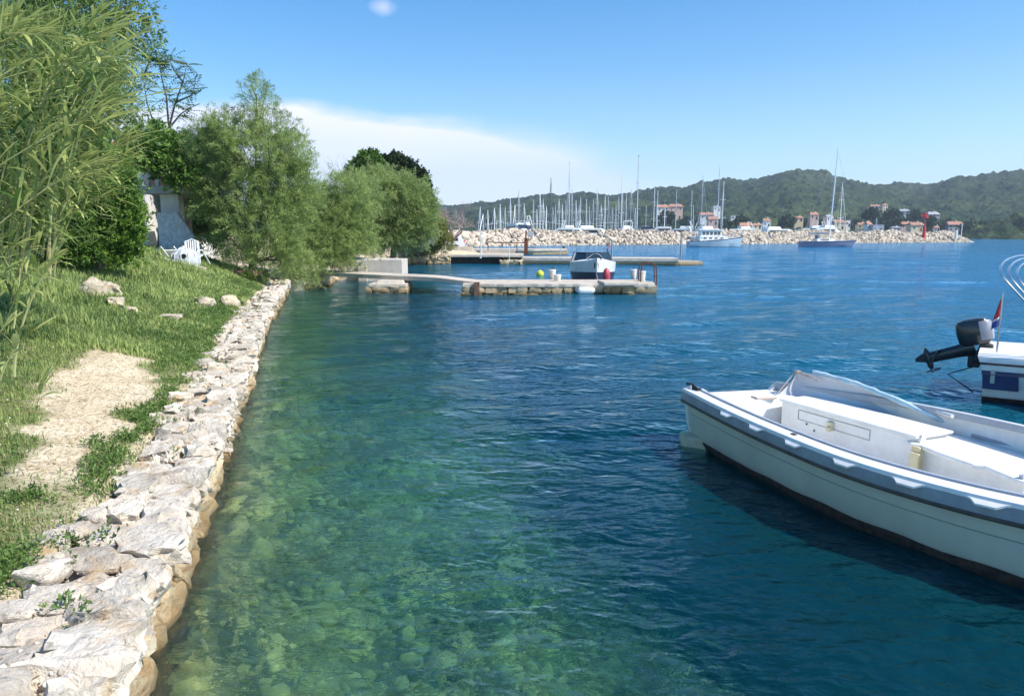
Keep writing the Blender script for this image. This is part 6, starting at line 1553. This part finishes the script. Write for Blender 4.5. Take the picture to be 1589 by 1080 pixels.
mb = MB(); mb.lathe((0, 0, 0), [(.48, 0), (.50, .2), (.44, .42), (.30, .58), (.12, .66), (.02, .67)], 20); mb.obj('dome', mat('grey tarpaulin', (.52, .55, .60), .7, c2=(.42, .45, .5), sc=4, bump=.4, bsc=6), t_)
mb = MB(); mb.lathe((.12, -.42, .36), [(.09, -.05), (.09, .05)], 14, 'Y'); mb.obj('vent_hole', M_BLACK, t_)
for k in range(5):
    a = -2.6 + k * .55; mb = MB(); mb.tube([(.5 * math.cos(a), .5 * math.sin(a), .02), (.47 * math.cos(a), .47 * math.sin(a), .42), (.15 * math.cos(a), .15 * math.sin(a), .68)], .018, 5); mb.obj('strap', M_PLASTIC, t_)
a, b = [(aty(q, 403, 26.8)[0], 26.8, float(gheight(aty(q, 403, 26.8)[0], 26.8)) + .08) for q in (254, 318)]
kb = thing('kerb', 'thin pale concrete kerb between the grass and the furniture heap', 'kerb', (a[0], a[1], a[2])); mb = MB(); d = Vector(b) - Vector(a); mb.box(tuple(d / 2 + Vector((0, 0, .05))), (d.length, .14, .14), rz=math.atan2(d.y, d.x), ry=-math.atan2(d.z, d.xy.length)); mb.obj('slab', M_CONC, kb, bevel=.01)

ROOFS = [mat('terracotta tiles', (.38, .17, .11), .9, c2=(.46, .25, .17), sc=.6), mat('orange tiles', (.48, .25, .14), .9, c2=(.42, .2, .12), sc=.6), mat('old brown tiles', (.33, .17, .11), .9, c2=(.42, .24, .16), sc=.6), mat('grey tin roof', (.42, .42, .44), .7, c2=(.34, .34, .37), sc=.6)]
WALLS = [mat('white stucco', (.76, .74, .70), .9, c2=(.66, .64, .60), sc=.4), mat('cream stucco', (.72, .60, .40), .9, c2=(.64, .52, .34), sc=.4), mat('grey stucco', (.42, .42, .44), .9, c2=(.36, .36, .38), sc=.4), mat('pink stucco', (.66, .46, .38), .9, c2=(.6, .4, .32), sc=.4)]
M_WIN = mat('house window', (.04, .05, .06), .2)
def house(label, px, py, wpx, hpx, Y, roof=0, wall=0, rz=0., rh=.35, floors=2, flat=False):
    hpx = hpx * (1.15 if py > 345 else 1.0); b = aty(px, py, Y); k = Y / 1150; w = wpx * k; h = hpx * k; wall_h = h * (1 - (0 if flat else rh)); d = w * .7
    root = thing('house', label, 'house', (b[0], Y + d / 2, b[2]), rz, 'village houses on the far shore')
    mb = MB(); mb.box((0, 0, wall_h / 2 - 3), (w * .94, d * .94, wall_h + 6)); mb.obj('wall', WALLS[wall], root)
    if flat:
        mb = MB(); mb.box((0, 0, wall_h + .15), (w, d, .3)); mb.obj('roof', ROOFS[roof], root)
    else:
        z = wall_h; e = w * .53; f = d * .55; rt = h; mb = MB()
        mb.add([(-e, -f, z), (e, -f, z), (e, f, z), (-e, f, z), (-e * .75, 0, rt), (e * .75, 0, rt)], [(0, 1, 5, 4), (2, 3, 4, 5), (1, 2, 5), (3, 0, 4), (3, 2, 1, 0)]); r = mb.obj('roof', ROOFS[roof], root)
        mb = MB(); mb.box((e * .4, f * .3, rt), (.7, .7, 1.4)); mb.obj('chimney', WALLS[0], r)
    nw = max(2, int(w / 3.2)); fl = max(1, min(3, round(wall_h / 2.9)))
    for i in range(nw):
        for j in range(fl):
            if i == nw // 2 and j == 0: 
                mb = MB(); mb.box((-w * .47 + w * .94 * (i + .5) / nw, -d * .47, 1.0), (1.1, .16, 2.1)); mb.obj('door', M_WIN, root); continue
            mb = MB(); mb.box((-w * .47 + w * .94 * (i + .5) / nw, -d * .47, wall_h * (j + .55) / fl), (1.0, .16, 1.25)); mb.obj('window', M_WIN, root)
    return root
HOUSES = [
    ('pale house with orange roof on the slope, left of the pair above the red boat', 1029, 330, 18, 12, 620, 1, 0), ('pinkish house with terracotta roof on the slope, right one of the pair', 1049, 329, 22, 12, 625, 0, 3),
    ('white house between two masts above the trawler bow', 1112, 328, 12, 8, 600, 3, 0, .2, .2), ('wide white terrace house behind the trawler masts', 1097, 341, 22, 11, 560, 0, 0), ('narrow pink house above the trawler wheelhouse', 1107, 349, 16, 11, 520, 0, 3),
    ('white flat roofed house right of the trawler masts', 1140, 348, 12, 11, 540, 3, 0, 0, .2, 2, True), ('low orange roofed shed right of the trawler', 1159, 355, 22, 8, 470, 1, 0, 0, .55), ('pale house beside the low orange roofed shed', 1176, 355, 14, 7, 475, 1, 1),
    ('low terracotta house at the shore left of the covered yacht', 1190, 352, 12, 11, 500, 2, 0), ('small red house above the covered yacht', 1240, 344, 14, 8, 540, 0, 1), ('red roofed house left of the anchored sloop mast', 1264, 341, 14, 11, 530, 0, 3),
    ('white house directly right of the anchored sloop mast', 1287, 344, 13, 10, 530, 3, 0, .3, .3), ('cream gabled house on the shore right of the sloop', 1303, 356, 18, 13, 500, 2, 1), ('small white block right of the cream gabled house', 1316, 352, 7, 8, 505, 3, 0, 0, .2, 1, True),
    ('brown roofed house beside a white gable on the shore', 1338, 356, 14, 9, 500, 2, 1), ('white gable house in the shore row', 1348, 357, 12, 11, 495, 0, 0, .5), ('violet grey low house right of the white gable', 1363, 359, 18, 8, 490, 3, 2, 0, .2, 1, True),
    ('cream villa with a long roof high on the hill', 1373, 326, 9, 9, 700, 0, 1, .2, .2), ('long low roofed wing beside the cream hill villa', 1360, 323, 18, 5, 705, 0, 0, 0, .5), ('large white villa with balconies on the hillside', 1402, 337, 20, 12, 640, 3, 0, -.2, .25),
    ('terracotta roofed terrace in the shore row', 1409, 355, 22, 9, 520, 1, 3), ('pale blue house in the shore row', 1391, 360, 14, 7, 500, 3, 2, 0, .2), ('wide brown roofed house in the shore row left of the red beacon', 1424, 359, 22, 12, 500, 2, 1),
    ('grey roofed house halfway up behind the red beacon', 1450, 336, 18, 7, 620, 3, 2, 0, .6), ('white house right of the red beacon', 1454, 359, 8, 7, 500, 0, 0), ('large grey house with a red roof at the end of the row', 1484, 359, 26, 13, 520, 0, 2),
    ('pale house partly cut by the right edge on the cape', 1588, 350, 12, 9, 500, 0, 3)]
for h in HOUSES: house(*h)
def shore_trees():
    rr = random.Random(8); rg = np.random.default_rng(8); spots = []
    for px, py, r in ((760, 346, 5), (815, 345, 6), (1034, 338, 9), (1066, 344, 9), (1128, 352, 8), (1150, 344, 8), (1205, 347, 9), (1222, 343, 8), (1251, 349, 7), (1276, 350, 7), (1330, 349, 8), (1366, 346, 11), (1385, 350, 9), (1404, 345, 8), (1440, 346, 9), (1464, 350, 9), (1502, 356, 9), (1515, 352, 11), (1540, 355, 10), (1420, 335, 8), (1384, 334, 9), (1352, 332, 8)):
        near = min(HOUSES, key=lambda h: abs(h[1] - px) + abs(h[2] - py)); sidew = 'left of' if px < near[1] else 'right of'
        spots.append((px, py, r, sidew, near[0]))
    used = set()
    for i, (px, py, r, sw, nm) in enumerate(spots):
        Y = 545 + rr.uniform(-40, 60); c = aty(px, py, Y); R_ = r * Y / 1150
        words = nm.split(); lab = ' '.join(('round dark tree on the far shore ' + sw + ' the ' + ' '.join(words[:8])).split()[:16])
        if lab in used: lab = lab.replace('round dark', 'broad darker')
        used.add(lab)
        root = thing('shore_tree', lab, 'tree', (c[0], Y, c[2] - R_), 0, 'trees among the far shore houses')
        V, F, T = foliage([(0, 0, R_, R_ * 1.2, R_, R_ * .9), (R_ * .7, 0, R_ * .7, R_ * .7, R_ * .7, R_ * .6), (-R_ * .7, 0, R_ * .6, R_ * .7, R_ * .7, R_ * .55)], 130, 8, 1.2, .5, 1.5, 1.2, rg, shell=.6)
        link_mesh('crown', np_mesh('crown', V, F, M_FARLEAF, False, T), root)
        mb = MB(); mb.tube([(0, 0, -8), (0, 0, R_)], [.4, .3], 5); mb.obj('trunk', M_BARK, root)
M_FARLEAF = leafmat('far leaf', (.012, .035, .014), (.07, .12, .035), .2)
shore_trees()
def beacon():
    p = bw_at(.925)[0]; k = 245 / 1150; root = thing('harbour_beacon', 'tall red harbour beacon post near the right end of the breakwater', 'beacon', (aty(1450, 360, 240)[0], 246., 2.6)); z0 = 2.6
    top = aty(1450, 331, 246)[2] - z0
    mb = MB(); mb.lathe((0, 0, -1.5), [(.55, 0), (.5, 3.6), (.42, 4.2)], 12); mb.obj('base_tower', M_REDP, root)
    mb = MB(); mb.tube([(0, 0, 2.4), (0, 0, top)], .16, 8); mb.obj('mast', M_REDP, root)
    mb = MB(); mb.lathe((0, 0, top - 1.6), [(.7, 0), (.9, .1), (.9, .7), (.35, .9), (.35, 1.5), (.1, 1.7)], 12); mb.obj('lantern', M_REDP, root)
    mb = MB(); mb.box((-.9, 0, top - .7), (1., .1, .5)); mb.obj('day_mark', M_REDP, root)
beacon()
for lab, px, h in (('thin white lamp post at the end of the breakwater', 1492, 3.2), ('small white box on the breakwater end', 1484, 1.2), ('orange post on the breakwater left of the red beacon', 1427, 3.4)):
    p = aty(px, 362, 250); root = thing('breakwater_post', lab, 'post', (p[0], 250., 2.6)); mb = MB(); mb.tube([(0, 0, -1.5), (0, 0, h)], .13 if h > 2 else .5, 7); mb.obj('shaft', M_PLASTIC if 'white' in lab else mat('orange paint', (.7, .3, .1), .6), root)
    mb = MB(); mb.box((0, 0, h + .1), (.5, .5, .25)); mb.obj('cap', M_PLASTIC, root)

# haze over the bay
hz = MB(); hz.box((0, 1450, 120), (4600, 3300, 262)); o = hz.obj('haze', None)
mh = bpy.data.materials.new('sea haze'); mh.use_nodes = True; nt = mh.node_tree; nt.nodes.remove(nt.nodes['Principled BSDF'])
pv = nt.nodes.new('ShaderNodeVolumePrincipled'); pv.inputs['Color'].default_value = (.75, .86, 1, 1); pv.inputs['Density'].default_value = .00022; pv.inputs['Anisotropy'].default_value = .2
nt.links.new(pv.outputs[0], nt.nodes['Material Output'].inputs['Volume']); o.data.materials.append(mh); tag(o, 'thin blue sea haze', 'haze', kind='stuff')
